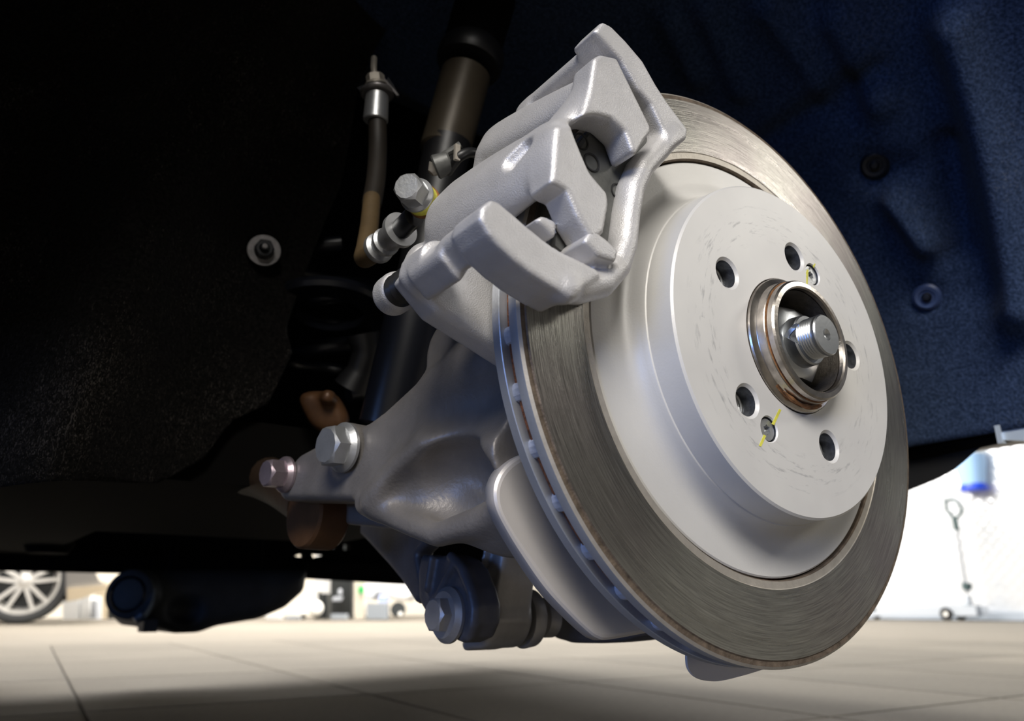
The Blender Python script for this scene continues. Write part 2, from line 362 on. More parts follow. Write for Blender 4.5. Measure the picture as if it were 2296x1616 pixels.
# ---------------------------------------------------------------- implicit-surface castings
class Cast:
    """Smooth-blended solid on a grid in a local frame (o; axes rows A), meshed with surface nets."""
    def __init__(s, lo, hi, h, o=(0, 0, 0), A=np.eye(3)):
        s.lo = np.array(lo, float); s.h = h; s.o = np.array(o, float); s.A = np.array(A, float)
        n = np.ceil((np.array(hi)-s.lo)/h).astype(int)+1; s.n = n
        g = [s.lo[i]+h*np.arange(n[i]) for i in range(3)]
        X, Y, Z = np.meshgrid(*g, indexing='ij'); s.p = np.stack([X, Y, Z], -1).reshape(-1, 3).astype(np.float32); s.d = np.full(len(s.p), 1., np.float32)
    def L(s, w): return s.A@(np.array(w, float)-s.o)
    def U(s, d, k=.004):
        if k <= 0: s.d = np.minimum(s.d, d); return s
        h = np.maximum(k-np.abs(s.d-d), 0)/k; s.d = np.minimum(s.d, d)-h*h*k*.25; return s
    def C(s, d, k=.003):
        d = -d; h = np.maximum(k-np.abs(s.d-d), 0)/max(k, 1e-9); s.d = np.maximum(s.d, d)+h*h*k*.25; return s
    def cap(s, a, b, r0, r1=None):
        a = np.array(a, np.float32); b = np.array(b, np.float32); r1 = r0 if r1 is None else r1
        ba = b-a; pa = s.p-a; t = np.clip(pa@ba/max(ba@ba, 1e-12), 0, 1); return np.linalg.norm(pa-t[:, None]*ba, axis=1)-(r0+(r1-r0)*t)
    def chain(s, pts, r):
        d = None
        for i in range(len(pts)-1):
            rr = r if not hasattr(r, '__len__') else r[i]; r1 = rr if not hasattr(r, '__len__') else r[i+1]
            e = s.cap(pts[i], pts[i+1], rr, r1); d = e if d is None else np.minimum(d, e)
        return d
    def cyl(s, a, b, r, rd=.001):
        a = np.array(a, np.float32); b = np.array(b, np.float32); ba = b-a; L = np.linalg.norm(ba); w = ba/L; pa = s.p-a; t = pa@w
        q = np.linalg.norm(pa-t[:, None]*w, axis=1)-(r-rd); e = np.abs(t-L/2)-(L/2-rd)
        return np.minimum(np.maximum(q, e), 0)+np.hypot(np.maximum(q, 0), np.maximum(e, 0))-rd
    def ell(s, c, r, ax=None):
        q = s.p-np.array(c, np.float32); 
        if ax is not None: q = q@np.array(ax, np.float32).T
        r = np.array(r, np.float32); k0 = np.linalg.norm(q/r, axis=1); k1 = np.linalg.norm(q/(r*r), axis=1); return k0*(k0-1)/np.maximum(k1, 1e-6)
    def poly(s, pts, w0, w1, axis, rd=.002):
        """pts: local 3-D points (their 'axis' coordinate ignored), prism between w0 and w1 along 'axis'"""
        i, j = [k for k in range(3) if k != axis]; P = np.array([[p[i], p[j]] for p in pts], np.float32)
        gi, gj, gw = [s.lo[k]+s.h*np.arange(s.n[k]) for k in (i, j, axis)]
        q = np.stack(np.meshgrid(gi, gj, indexing='ij'), -1).reshape(-1, 2).astype(np.float32)
        d = np.full(len(q), 1e9, np.float32); sg = np.ones(len(q), np.float32); N = len(P)
        for k in range(N):
            a, b = P[k], P[k-1]; e = b-a; w = q-a; t = np.clip(w@e/max(e@e, 1e-12), 0, 1); dd = w-t[:, None]*e; d = np.minimum(d, (dd*dd).sum(1))
            c1_ = q[:, 1] >= a[1]; c2_ = q[:, 1] < b[1]; c3_ = e[0]*w[:, 1] > e[1]*w[:, 0]
            fl = (c1_ & c2_ & c3_) | (~c1_ & ~c2_ & ~c3_); sg[fl] *= -1
        d = (sg*np.sqrt(d)+rd).reshape(len(gi), len(gj)); e = (np.abs(gw-(w0+w1)/2)-((w1-w0)/2-rd)).astype(np.float32)
        d = np.expand_dims(d, axis); e = e.reshape([-1 if k == axis else 1 for k in range(3)])
        return (np.minimum(np.maximum(d, e), 0)+np.hypot(np.maximum(d, 0), np.maximum(e, 0))-rd).astype(np.float32).ravel()
    def hit(s, px, t0=.2, t1=.7):
        """local point where the sight line through a pixel first meets the solid"""
        dd = ray(*px); D = s.d.reshape(s.n)
        for t in np.arange(t0, t1, .0004):
            p = s.L(EYE+dd*t); i = np.round((p-s.lo)/s.h).astype(int)
            if (i < 0).any() or (i >= s.n).any(): continue
            if D[tuple(i)] < 0: return p
        return None
    def hull(s, pts, rd=.003):
        bm = bmesh.new(); vs = [bm.verts.new([float(c) for c in p]) for p in pts]; bmesh.ops.convex_hull(bm, input=bm.verts)
        bm.normal_update(); cen = np.mean(np.array(pts, float), 0); pl = []
        for f in bm.faces:
            n = np.array(f.normal); c = np.array(f.calc_center_median())
            if n@(c-cen) < 0: n = -n
            pl.append((n, n@c))
        bm.free(); d = np.full(len(s.p), -1e9, np.float32); k = rd*1.6
        for n, c in pl:
            e = (s.p@n.astype(np.float32))-np.float32(c)
            h = np.maximum(k-np.abs(d-e), 0)/k; d = np.maximum(d, e)+h*h*k*.25
        return d
    def mesh(s, name, smooth_it=2):
        d = s.d.reshape(s.n); n = s.n; cc = np.zeros(n-1, np.int8); cs = np.zeros((cc.size, 3)); cf = np.zeros(cc.size); E = []
        for ax in range(3):
            sl0 = [slice(None)]*3; sl1 = [slice(None)]*3; sl0[ax] = slice(0, -1); sl1[ax] = slice(1, None)
            a = d[tuple(sl0)]; b = d[tuple(sl1)]; cr = (a < 0) != (b < 0); I = np.argwhere(cr); va = a[cr]; vb = b[cr]
            pos = I.astype(np.float32); pos[:, ax] += va/(va-vb); o1, o2 = [k for k in range(3) if k != ax]
            ok = (I[:, o1] > 0) & (I[:, o2] > 0) & (I[:, o1] < n[o1]-1) & (I[:, o2] < n[o2]-1); I = I[ok]; pos = pos[ok]; va = va[ok]; cells = []
            for d1, d2 in ((-1, -1), (0, -1), (0, 0), (-1, 0)):
                J = I.copy(); J[:, o1] += d1; J[:, o2] += d2; fi = np.ravel_multi_index(tuple(J.T), cc.shape); M_ = cc.size
                for ch in range(3): cs[:, ch] += np.bincount(fi, pos[:, ch], M_)
                cf += np.bincount(fi, minlength=M_); cells.append(fi)
            E.append((cells, va < 0, ax))
        act = cf > 0; idx = np.full(cf.shape, -1, np.int64); idx[act] = np.arange(act.sum()); V = (cs[act]/cf[act][:, None])*s.h+s.lo
        F = []
        for cells, ins, ax in E:
            q = np.stack([idx[J] for J in cells], 1); fl = ins if ax != 1 else ~ins; q[~fl] = q[~fl][:, ::-1]; F.append(q)
        F = np.concatenate(F)
        for _ in range(smooth_it):
            a = F.ravel(); b = np.roll(F, -1, 1).ravel(); i0 = np.concatenate([a, b]); i1 = np.concatenate([b, a]); ct = np.bincount(i0, minlength=len(V))
            acc = np.stack([np.bincount(i0, V[i1, ch], len(V)) for ch in range(3)], 1); V = V*.5+.5*acc/ct[:, None]
        Wv = V@s.A+s.o
        me = bpy.data.meshes.new(name); me.vertices.add(len(Wv)); me.vertices.foreach_set('co', Wv.astype(np.float32).ravel())
        me.loops.add(F.size); me.loops.foreach_set('vertex_index', F.ravel().astype(np.int32)); me.polygons.add(len(F)); me.polygons.foreach_set('loop_start', np.arange(0, F.size, 4, dtype=np.int32)); me.update(); me.validate()
        if np.linalg.det(s.A) < 0: me.flip_normals()
        return me

# ================================================================ THE GARAGE
pa, pb, pc = onZ(0, 1606, 0), onZ(1545, 1516, 0), onZ(832, 1557, 0)
FL = atan2(pb[1]-pa[1], pb[0]-pa[0])*.6-radians(1.0)                  # tile joints run almost along the car
e1 = np.array([cos(FL), sin(FL), 0]); e2 = np.array([-sin(FL), cos(FL), 0])
TX, TY = float((pc-onZ(170, 1564, 0))@e1), float((pc-onZ(1880, 1604.6, 0))@e2)
floor = MB().box((1.5, 2.5, -.03), (7.0, 8.5, .026)).build('floor', 'far_floor', smooth=0); tag(floor, kind='structure')
MB().prism([pc+e1*a+e2*b+np.array([0, 0, -.0042]) for a, b in ((-6*TX-.01, -4*TY-.01), (7*TX+.01, -4*TY-.01), (7*TX+.01, 4*TY+.01), (-6*TX-.01, 4*TY+.01))], (0, 0, .0012)).build('grout_bed', 'tile_grout', floor, smooth=0)
tm = None
g = .0022
for i in range(-6, 7):
    for j in range(-4, 4):
        o0 = pc+e1*(i*TX)+e2*(j*TY)
        if tm is None:
            b = .0016; prof = []
            cs = [(g, g), (TX-g, g), (TX-g, TY-g), (g, TY-g)]; ct = [(g+b, g+b), (TX-g-b, g+b), (TX-g-b, TY-g-b), (g+b, TY-g-b)]
            mb = MB(); vs_ = [e1*x+e2*y+np.array([0, 0, -.0038]) for x, y in cs]+[e1*x+e2*y+np.array([0, 0, -b]) for x, y in cs]+[e1*x+e2*y for x, y in ct]
            fs_ = [(8, 9, 10, 11)]+[(k, (k+1) % 4, (k+1) % 4+4, k+4) for k in range(4)]+[(k+4, (k+1) % 4+4, (k+1) % 4+8, k+8) for k in range(4)]
            mb.add(vs_, fs_); tm = mb.mesh('tile'); tm.materials.append(MATS['tile'])
        t = bpy.data.objects.new('tile', tm); COL.objects.link(t); t.parent = floor; t.location = Vector([float(v) for v in o0])

WX = 8.75
wr = MB().box((WX+.06, 2.5, 1.8), (.06, 8.4, 1.8)).build('wall_right', 'tread_plate', smooth=0); tag(wr, kind='structure')
br = MB().box((WX-.012, 2.5, .045), (.012, 8.3, .045)).build('baseboard_right', 'base_grey', smooth=0); tag(br, kind='structure')
wf = MB().box((1.4, 11.4, 1.8), (7.2, .06, 1.8)).build('wall_far', 'wall_cream', smooth=0); tag(wf, kind='structure')

# ---- trolley jack in front of the tread-plate wall
jb = onX(2165, 1396, 8.38); JX = 8.38
jk = thing('trolley_jack', 'long grey trolley jack with upright handle in front of tread-plate wall', 'jack', (JX, jb[1], 0))
def J(x, y, dx=0): return onX(x, y, JX+dx)
yl, yr = J(1945, 1390)[1], J(2206, 1390)[1]
for dx in (-.13, .10):
    MB().prism([(JX+dx, yl, .035), (JX+dx, yl, .075), (JX+dx, (yl+yr)/2, .13), (JX+dx, yr+.18, .16), (JX+dx, yr, .14), (JX+dx, yr, .05)], (.03, 0, 0)).build('side_frame', 'jack_white', jk, smooth=0)
MB().box((JX, yl-.02, .10), (.10, .05, .03)).cyl((JX, yl-.03, .12), (JX, yl-.03, .155), .06).build('saddle', 'jack_dark', jk)
for yy, r in ((yl-.03, .045), (J(2140, 1390)[1], .065)):
    for dx in (-.165, .14):
        w = MB().cyl((JX+dx, yy, r), (JX+dx+.035, yy, r), r, seg=24, bev=.006).build('wheel', 'jack_black', jk)
        MB().cyl((JX+dx-.004, yy, r), (JX+dx+.004, yy, r), r*.35, seg=16).build('axle_cap', 'lamp_white', w)
MB().box(J(2166, 1372), (.05, .10, .05)).cyl(J(2172, 1375), J(2168, 1335), .06, .035).build('pump_body', 'jack_white', jk)
MB().box(J(2160, 1362), (.06, .08, .03)).build('release_block', 'jack_dark', jk)
MB().cyl(J(2168, 1322), J(2168, 1306), .045).build('handle_socket', 'jack_dark', jk)
MB().cyl(J(2168, 1330), J(2145, 1184), .016).build('handle_tube', 'far_grey', jk)
MB().tube([J(2147, 1186), J(2139, 1163), J(2126, 1145), J(2120, 1126), J(2126, 1120), J(2138, 1121), J(2152, 1132), J(2157, 1144), J(2150, 1155), J(2141, 1163)], .017, 10).tube([J(2146, 1188), J(2142, 1170), J(2140, 1163)], .028, 10).build('handle_grip', 'jack_dark', jk)
# ---- blue-bottomed dispenser on the wall
bk = onX(2186, 1100, WX-.11); du = thing('wall_dispenser', 'frosted dispenser with a bright blue base hung on tread-plate wall', 'dispenser', bk)
up = np.array([0, 0, 1.]); sc = (bk-EYE)@FV/FPX
MB().lathe([(0, 0), (28*sc, 0), (29*sc, 4*sc), (26*sc, 14*sc), (0, 14*sc)], bk, up, 28).build('base', 'bucket_blue', du)
MB().lathe([(0, 14*sc), (24*sc, 14*sc), (34*sc, 66*sc), (34*sc, 80*sc), (0, 80*sc)], bk, up, 28).build('body', 'bucket_clear', du)
MB().lathe([(0, 80*sc), (35*sc, 80*sc), (30*sc, 92*sc), (0, 94*sc)], bk, up, 28).build('cap', 'bucket_white', du)
MB().box(bk+np.array([.075, 0, 50*sc]), (.03, .05, 40*sc)).build('bracket', 'bucket_white', du)

# ================================================================ THE CAR
def rarch(a):                                            # wheel-arch radius over angle (degrees)
    t = min(1, max(0, (a-88)/45)); return .40+.17*t*t*(3-2*t)
body = thing('car_body', 'dark car body above the wheel arch', 'car', (0, .8, .2))
mb = MB(); n = 60; vs_ = []
for i in range(n+1):
    a = 2.9+i*(176-2.9)/n; r = rarch(a); ca, sa = cos(radians(a)), sin(radians(a))
    o_ = min(1.02/max(abs(ca), 1e-6) if ca > 0 else 1.6/max(abs(ca), 1e-6), .62/max(sa, 1e-6))
    o_ = max(o_, r+.02)
    for rr, y in ((r, -.100), (r+.012, -.115), (o_, -.115)): vs_.append((rr*ca, y, HZ+rr*sa))
mb.add(vs_, [(i*3+k, i*3+3+k, i*3+4+k, i*3+1+k) for i in range(n) for k in range(2)]); mb.build('quarter_panel', 'car_paint', body)
MB().prism([(1.02, -.11, .80), (1.02, -.11, 1.0), (.8, .1, 1.45), (-3.2, .1, 1.45), (-3.7, -.11, .9), (-3.7, -.11, .80)], (0, 1.89, 0)).build('upper_body', 'car_paint', body, smooth=0)
MB().box((-2.2, -.105, .52), (1.55, .012, .30)).build('side_sill', 'car_paint', body)
MB().prism([(-.5, 1.78, .215), (-3.6, 1.78, .215), (-3.6, 1.78, .85), (-.5, 1.78, .85)], (0, .03, 0)).build('far_side_panel', 'car_paint', body)
MB().prism([(.45, 1.78, .36), (1.02, 1.78, .36), (1.02, 1.78, .85), (.45, 1.78, .85)], (0, .03, 0)).build('far_rear_panel', 'car_paint', body)
MB().box((.97, .86, .62), (.05, .92, .24)).build('rear_panel', 'car_paint', body)
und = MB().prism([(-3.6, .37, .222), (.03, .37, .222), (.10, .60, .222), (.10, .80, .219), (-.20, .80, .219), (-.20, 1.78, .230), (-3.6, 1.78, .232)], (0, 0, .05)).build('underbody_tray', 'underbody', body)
for x, y in ((110, 1222), (190, 1262)):
    c = onZ(x, y, .224); MB().cyl(c+[0, 0, .004], c-[0, 0, .012], .035, .028, 24).build('drain_plug', 'underbody', und)
MB().box((.35, 1.12, .325), (.54, .33, .015)).build('floor_pan', 'underbody', body)
# inner wing: the dark sheet metal behind the liner and shock absorber
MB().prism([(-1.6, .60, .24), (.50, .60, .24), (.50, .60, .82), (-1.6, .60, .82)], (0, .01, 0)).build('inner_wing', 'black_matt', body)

# cross-member with four light slots, widened and raised to block far-bay light
sub = thing('rear_subframe', 'black cross-member with small light slots under the car', 'subframe', (.3, 1.3, .24))
bq = [onY(x, y, 1.46) for x, y in ((-260, 1274), (0, 1278), (250, 1284), (560, 1290), (690, 1292), (985, 1300), (1005, 1340), (1180, 1345))]
bm_ = MB().prism(bq+[np.array([bq[-1][0], 1.46, .80]), np.array([bq[0][0], 1.46, .80])], (0, .03, 0)).mesh()
cut = [MB().prism([onY(x, y, 1.40) for x, y in q], (0, .2, 0)).mesh() for q in (((684, 1243), (706, 1236), (708, 1242), (704, 1246)), ((722, 1237), (757, 1240), (726, 1247)), ((760, 1225), (784, 1219), (784, 1228)), ((796, 1215), (812, 1216), (812, 1228), (795, 1229)))]
link_mesh('beam', boolean_cut(bm_, cut), 'black_matt', sub, smooth=0)
MB().prism([onY(x, y, 1.44) for x, y in ((690, 1262), (1020, 1265), (1020, 1315), (890, 1309), (690, 1297))], (0, .02, 0)).build('lower_flange', 'underbody', sub)

# silencer under the car
mu = thing('exhaust_silencer', 'dark rounded exhaust silencer hanging under the car', 'silencer', onY(470, 1415, 1.15))
MP = lambda x, y: onY(x, y, 1.12)
cz = Cast((-.30, 1.05, .06), (.30, 1.50, .27), .005)
out = [MP(*p) for p in ((335, 1275), (700, 1275), (692, 1325), (650, 1362), (590, 1388), (530, 1398), (495, 1404), (455, 1419), (400, 1421), (378, 1412), (340, 1408), (318, 1385), (320, 1330))]
cz.U(cz.poly(out, 1.12, 1.42, 1, .03), 0)
cz.C(cz.ell(MP(415, 1370)+[0, -.005, 0], (.028, .03, .022)), .012)
link_mesh('drum', cz.mesh('drum', 2), 'muffler', mu)
pe = MP(292, 1332)
MB().lathe([(0, -.006), (.028, -.008), (.036, -.004), (.038, .004), (.038, .06), (0, .06)], pe+[.0, .0, 0], (.55, .8, 0), 40).build('end_cap', 'muffler', mu)
MB().lathe([(.022, -.0065), (.025, -.011), (.029, -.0065)], pe, (.55, .8, 0), 40).build('end_ring', 'black_gloss', mu)
MB().tube([MP(338, 1320)+[0, -.02, 0], MP(330, 1352)+[0, -.02, 0], MP(312, 1378)+[0, -.02, 0], MP(296, 1390)+[0, -.02, 0]], [.003, .006, .009, .006], 10).build('seam_flange', 'muffler_clamp', mu)
MB().box(MP(328, 1402)+[0, -.012, 0], (.010, .02, .009)).build('hanger_block', 'muffler', mu, smooth=0)

for x in (400, 600):
    h_ = MP(x, 1300)+[0, .06, 0]; MB().cyl(h_, [h_[0], h_[1], .312], .006, seg=12).build('hanger_rod', 'black_matt', mu)
# ---- wheel-arch liner, inner side wall (felt)
LY = .36
lin = thing('inner_arch_liner', 'black felt inner wheel-arch liner with lint and a broad fold', 'liner', (-.3, LY, .25))
edge = [(1010, -60), (905, 0), (842, 110), (800, 200), (780, 330), (762, 420), (728, 500), (712, 545), (690, 600), (668, 660), (640, 740), (655, 790), (600, 905), (515, 945), (455, 1030), (350, 1085), (100, 1100), (-150, 1110)]
PL = [onY(x, y, LY) for x, y in edge]; PL = [(p[0], p[2]) for p in PL]+[(-1.3, .23), (-1.3, .85), (.05, .85)]
PL = np.array(PL)
def inside(x, z):
    c = False; n = len(PL)
    for i in range(n):
        a, b = PL[i], PL[i-1]
        if (a[1] > z) != (b[1] > z) and x < (b[0]-a[0])*(z-a[1])/(b[1]-a[1])+a[0]: c = not c
    return c
def snap(x, z):
    best = None
    for i in range(len(PL)):
        a, b = PL[i], PL[i-1]; e = b-a; t = min(1, max(0, ((x-a[0])*e[0]+(z-a[1])*e[1])/max(e@e, 1e-12))); q = a+e*t; d = hypot(q[0]-x, q[1]-z)
        if best is None or d < best[0]: best = (d, q)
    return best[1]
f0, f1, f2 = [onY(x, y, LY)[[0, 2]] for x, y in ((600, 30), (340, 460), (150, 950))]
def fold(x, z):
    p = np.array([x, z]); d = min((np.linalg.norm(p-(a+(b-a)*min(1.2, max(-.2, ((p-a)@(b-a))/((b-a)@(b-a)))))), i) for i, (a, b) in enumerate(((f0, f1), (f1, f2))))[0]
    a, b = (f0, f1) if z > f1[1] else (f1, f2); side = (b-a)[0]*(p-a)[1]-(b-a)[1]*(p-a)[0]
    s = d*(1 if side > 0 else -1)                           # + to the right of the fold
    y = -.052*math.exp(-(s/.045)**2)+(.05 if s < 0 else .0)*min(1, abs(s)/.25)
    nx, nz = onY(592, 562, LY)[[0, 2]]; r = hypot(x-nx, z-nz); y += .006*math.exp(-(r/.028)**2)
    y += .004*sin(z*21+x*9)*.5
    return y
gx = np.arange(-1.3, .10, .008); gz = np.arange(.20, .88, .008); vid = {}; mb = MB()
ins = {(i, j): inside(x, z) for i, x in enumerate(gx) for j, z in enumerate(gz)}
def vert(i, j):
    if (i, j) not in vid:
        x, z = gx[i], gz[j]
        if not ins[(i, j)]: x, z = snap(x, z)
        vid[(i, j)] = len(mb.v); mb.v.append((x, LY+fold(x, z), z))
    return vid[(i, j)]
for i in range(len(gx)-1):
    for j in range(len(gz)-1):
        if any(ins[k] for k in ((i, j), (i+1, j), (i, j+1), (i+1, j+1))): mb.f.append((vert(i, j), vert(i+1, j), vert(i+1, j+1), vert(i, j+1)))
lo_ = mb.build('felt_panel', 'felt_inner', lin, smooth=180)
sm = lo_.modifiers.new('thickness', 'SOLIDIFY'); sm.thickness = .006; sm.offset = 1 
# retaining nut and washer on the felt
nb_ = onY(592, 562, LY-.006); fa = unit((-.25, -1, -.15))
lf = thing('liner_fastener', 'steel washer with black plastic nut on the felt liner', 'fastener', nb_)
MB().lathe([(0, 0), (.0128, 0), (.0132, .0006), (.0128, .0016), (0, .0018)], nb_, fa, 40).build('washer', 'washer_steel', lf)
MB().hexhead(nb_+fa*.001, fa, .0135, .008, .0078).cyl(nb_+fa*.008, nb_+fa*.013, .0042, .0034, 20, .0006).build('nut', 'clip_black', lf)
MB().cyl(nb_+fa*.013, nb_+fa*.0142, .0022, .0018, 16).build('stud_tip', 'washer_steel', lf)

# ---- wheel-arch liner, curved rear shell (felt)
def cylhit(x, y, R=.40):
    d = ray(x, y); o = EYE-HUB; a = d[0]**2+d[2]**2; b = 2*(o[0]*d[0]+o[2]*d[2]); c = o[0]**2+o[2]**2-R*R
    t = (-b+sqrt(b*b-4*a*c))/2/a; q = o+t*d; return degrees(atan2(q[2], q[0])), q[1]
feat = []                                               # (line a, line b, width, depth) in (arc length, Y) space
def seg2(p0, p1, w, h): 
    a = cylhit(*p0); b = cylhit(*p1); feat.append((np.array([radians(a[0])*.4, a[1]]), np.array([radians(b[0])*.4, b[1]]), w, h))
seg2((2010, 440), (2085, 545), .013, -.024)             # raised pad below the upper clip
seg2((1990, 410), (2030, 380), .016, .010)
seg2((2110, 330), (2140, 560), .011, .018)              # groove right of the pad
seg2((1958, 372), (1959, 373), .018, .014)              # dished upper clip seat
seg2((1958, 372), (1960, 374), .034, -.008)
seg2((2075, 665), (2076, 666), .016, .008)
seg2((2130, 60), (2296, 700), .018, -.030)              # long rib towards the fender lip
seg2((2020, -40), (2200, 640), .020, .014)
seg2((1860, 60), (1960, 230), .016, -.016)
seg2((1730, 20), (1860, 210), .014, -.014)
seg2((1800, 0), (1905, 240), .018, .016)
seg2((1500, 40), (1560, 170), .012, -.012)
seg2((1580, 20), (1660, 200), .012, -.010)
seg2((1700, 330), (1960, 160), .012, .012)
sh = thing('rear_arch_liner', 'black felt rear wheel-arch liner with moulded ribs, bluish daylight painted into its colour', 'liner', (.38, .1, HZ))
na, ny = 200, 110; a0_, a1_ = 2.9, 176; mb = MB()
for i in range(na+1):
    a = a0_+(a1_-a0_)*i/na
    for j in range(ny+1):
        y = -.099+(.42+.099)*j/ny; p = np.array([radians(a)*.4, y]); d = 0
        for A_, B_, w_, h_ in feat:
            e = B_-A_; t = min(1, max(0, ((p-A_)@e)/max(e@e, 1e-12))); dist = np.linalg.norm(p-A_-e*t); d += h_*math.exp(-(dist/w_)**2)
        r = rarch(a)+d; mb.v.append((r*cos(radians(a)), y, HZ+r*sin(radians(a))))
for i in range(na):
    for j in range(ny): k = i*(ny+1)+j; mb.f.append((k, k+1, k+ny+2, k+ny+1))
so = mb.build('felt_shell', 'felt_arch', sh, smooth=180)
m_ = so.modifiers.new('thickness', 'SOLIDIFY'); m_.thickness = .005; m_.offset = 1
for (x, y), lab, mt, rr in (((1958, 372), 'black push clip in the dished seat high on the rear liner', 'clip_black', .0125), ((2075, 667), 'blue-tinted push clip lower on the rear liner beside brake disc', 'clip_blue', .0125)):
    a, yy = cylhit(x, y); ca, sa = cos(radians(a)), sin(radians(a)); ax = np.array([-ca, -.25, -sa]); c = np.array([.404*ca, yy, HZ+.404*sa])
    k = thing('push_clip', lab, 'clip', c, 'push clips on the rear arch liner')
    MB().lathe([(0, .001), (rr, 0), (rr, .002), (rr*.8, .004), (rr*.55, .0035), (rr*.5, .002), (0, .002)], c, ax, 36).build('head', mt, k)
    MB().lathe([(0, .008), (rr*.2, .0078), (rr*.34, .005), (rr*.36, .001)], c, ax, 24).build('pin', 'clip_black', k)
# rear bumper underside
bo = thing('rear_bumper', 'black plastic rear bumper underside below the arch liner', 'bumper', onX(2100, 1040, .47))
MB().prism([onX(x, y, .42) for x, y in ((1960, 985), (2045, 1005), (2150, 985), (2310, 940), (2640, 850), (2640, 920), (2310, 982), (2296, 985), (2235, 996), (2198, 1004), (2182, 1016), (2160, 1036), (2140, 1052), (2112, 1068), (2080, 1082), (2040, 1098), (1960, 1128))], (.30, .10, .17)).build('valance', 'bumper_plastic', bo, smooth=50)
MB().tube([onX(x, y, .418) for x, y in ((1960, 1020), (2050, 1012), (2150, 992), (2230, 975), (2310, 952), (2640, 862))], .008, 10).build('liner_flange', 'underbody', bo)
tq = onX(2284, 970, .405)
tr = MB().box(tq, (.004, .014, .007), (unit((1, 0, 0)), unit((0, 1, .22)), unit((0, -.22, 1)))).box(tq+[-.004, .013, 0], (.004, .002, .008)).build('bumper_bracket', 'trim_silver', None, tq, 0)
tag(tr, 'small silver bracket under the liner edge at the frame side', 'bracket')

# ================================================================ BRAKE DISC
YA = (0, 1, 0)
def by_rule(me, mats, rule):
    me.materials.clear()
    for m in mats: me.materials.append(MATS[m])
    for p in me.polygons: p.material_index = rule(p)
def rad(p, me): c = p.center; return hypot(c[0], c[2]-HZ)
disc = thing('brake_disc', 'large vented brake disc with pale hat and brushed friction ring', 'brake disc', HUB)
hat = MB().lathe([(.0357, 0), (.0360, -.0002), (.0862, 0), (.0873, .0009), (.0876, .0040), (.0884, .0146), (.0890, .0150), (.0893, .0157), (.0897, .0175), (.0906, .0200), (.0922, .0224), (.0945, .0243), (.0975, .0254), (.1010, .0258), (.1122, .0260), (.1130, .0266), (.1130, .0360), (.098, .036), (.084, .030), (.0815, .008), (.0357, .008)], HUB, YA, 192, True).mesh()
HA = [radians(5.2+72*k) for k in range(5)]; SA = [radians(59.6), radians(-119.4)]
pt = lambda r, a, y: np.array([r*cos(a), y, HZ+r*sin(a)])
cuts = [MB().lathe([(0, -.004), (.0090, -.004), (.0090, -.0005), (.0071, .0011), (.0071, .014), (0, .014)], pt(.054, a, 0), YA, 40).mesh() for a in HA]
cuts += [MB().lathe([(0, -.004), (.0068, -.004), (.0068, -.0005), (.0060, .0006), (.0060, .0040), (0, .0040)], pt(.054, a, 0), YA, 40).mesh() for a in SA]
hat = boolean_cut(hat, cuts)
hc = [pt(.054, a, 0) for a in HA+SA]
by_rule(hat, ['hat_face', 'hat_coat', 'hole_steel'], lambda p: 0 if (p.normal[1] < -.95 and p.center[1] < .001) else 2 if p.center[1] > .0012 and min(hypot(p.center[0]-h[0], p.center[2]-h[2]) for h in hc) < .0074 else 1)
link_mesh('hat', hat, None, disc, smooth=28)
def ring(name, prof, rule, mats):
    me = MB().lathe(prof, HUB, YA, 192, True).mesh(); by_rule(me, mats, lambda p: rule(rad(p, me), p.center[1])); return link_mesh(name, me, None, disc, smooth=28)
ring('outboard_ring', [(.1140, .0316), (.1140, .0256), (.1146, .0247), (.1180, .0246), (.1184, .0242), (.1502, .0242), (.1508, .0248), (.1530, .0249), (.1543, .0259), (.1544, .0262), (.1544, .0312), (.1541, .0316)],
     lambda r, y: 1 if .1183 < r < .1503 and y < .0243 else 2 if r < .1144 else 3 if r < .1184 and y < .026 else 4 if .1503 <= r < .1532 and y < .0255 else 5 if .1532 <= r < .1543 and y < .0262 else 0,
     ['rim_coat', 'friction_face', 'brown_lip', 'light_lip', 'brown_lip', 'light_lip'])
ring('inboard_ring', [(.1140, .0384), (.1541, .0384), (.1544, .0388), (.1544, .0436), (.1536, .0442), (.1140, .0442)], lambda r, y: 1 if y > .0441 else 0, ['rim_coat', 'friction_face'])
MB().lathe([(.100, .0316), (.1500, .0316), (.1508, .0330), (.1506, .035), (.1509, .037), (.1500, .0384), (.100, .0384)], HUB, YA, 192, True).build('vent_core', 'rust', disc)
NV = 38; vm = None
for k in range(NV):
    a = radians(148+360/NV*k)
    if vm is None:
        u_ = np.array([0, 0, 1.]); mb = MB(); pr = []
        prof = [(-.0044, .1500), (-.0034, .1516), (-.0014, .1524), (.0014, .1524), (.0034, .1516), (.0044, .1500), (.0034, .1420), (-.0034, .1420)]
        mb.prism([(r, .0317, w) for w, r in prof], (0, .0066, 0)); vm = mb.mesh('vane'); vm.materials.append(MATS['vane_paint'])
    v = bpy.data.objects.new('vane', vm); COL.objects.link(v); v.parent = disc; v.rotation_euler = (0, -a, 0)
for a in SA:
    c = pt(.054, a, .0012)
    me = boolean_cut(MB().lathe([(0, .004), (.0052, .004), (.0056, .0006), (.0053, 0), (0, 0)], c, YA, 32).mesh(), [MB().prism([c+np.array([r*cos(b), -.001, r*sin(b)]) for b, r in [(k*pi/6, .0027 if k % 2 else .0019) for k in range(12)]], (0, .0032, 0)).mesh()])
    link_mesh('locating_screw', me, 'zinc', disc)
pm = lambda x, y: onY(x, y, -.00025)
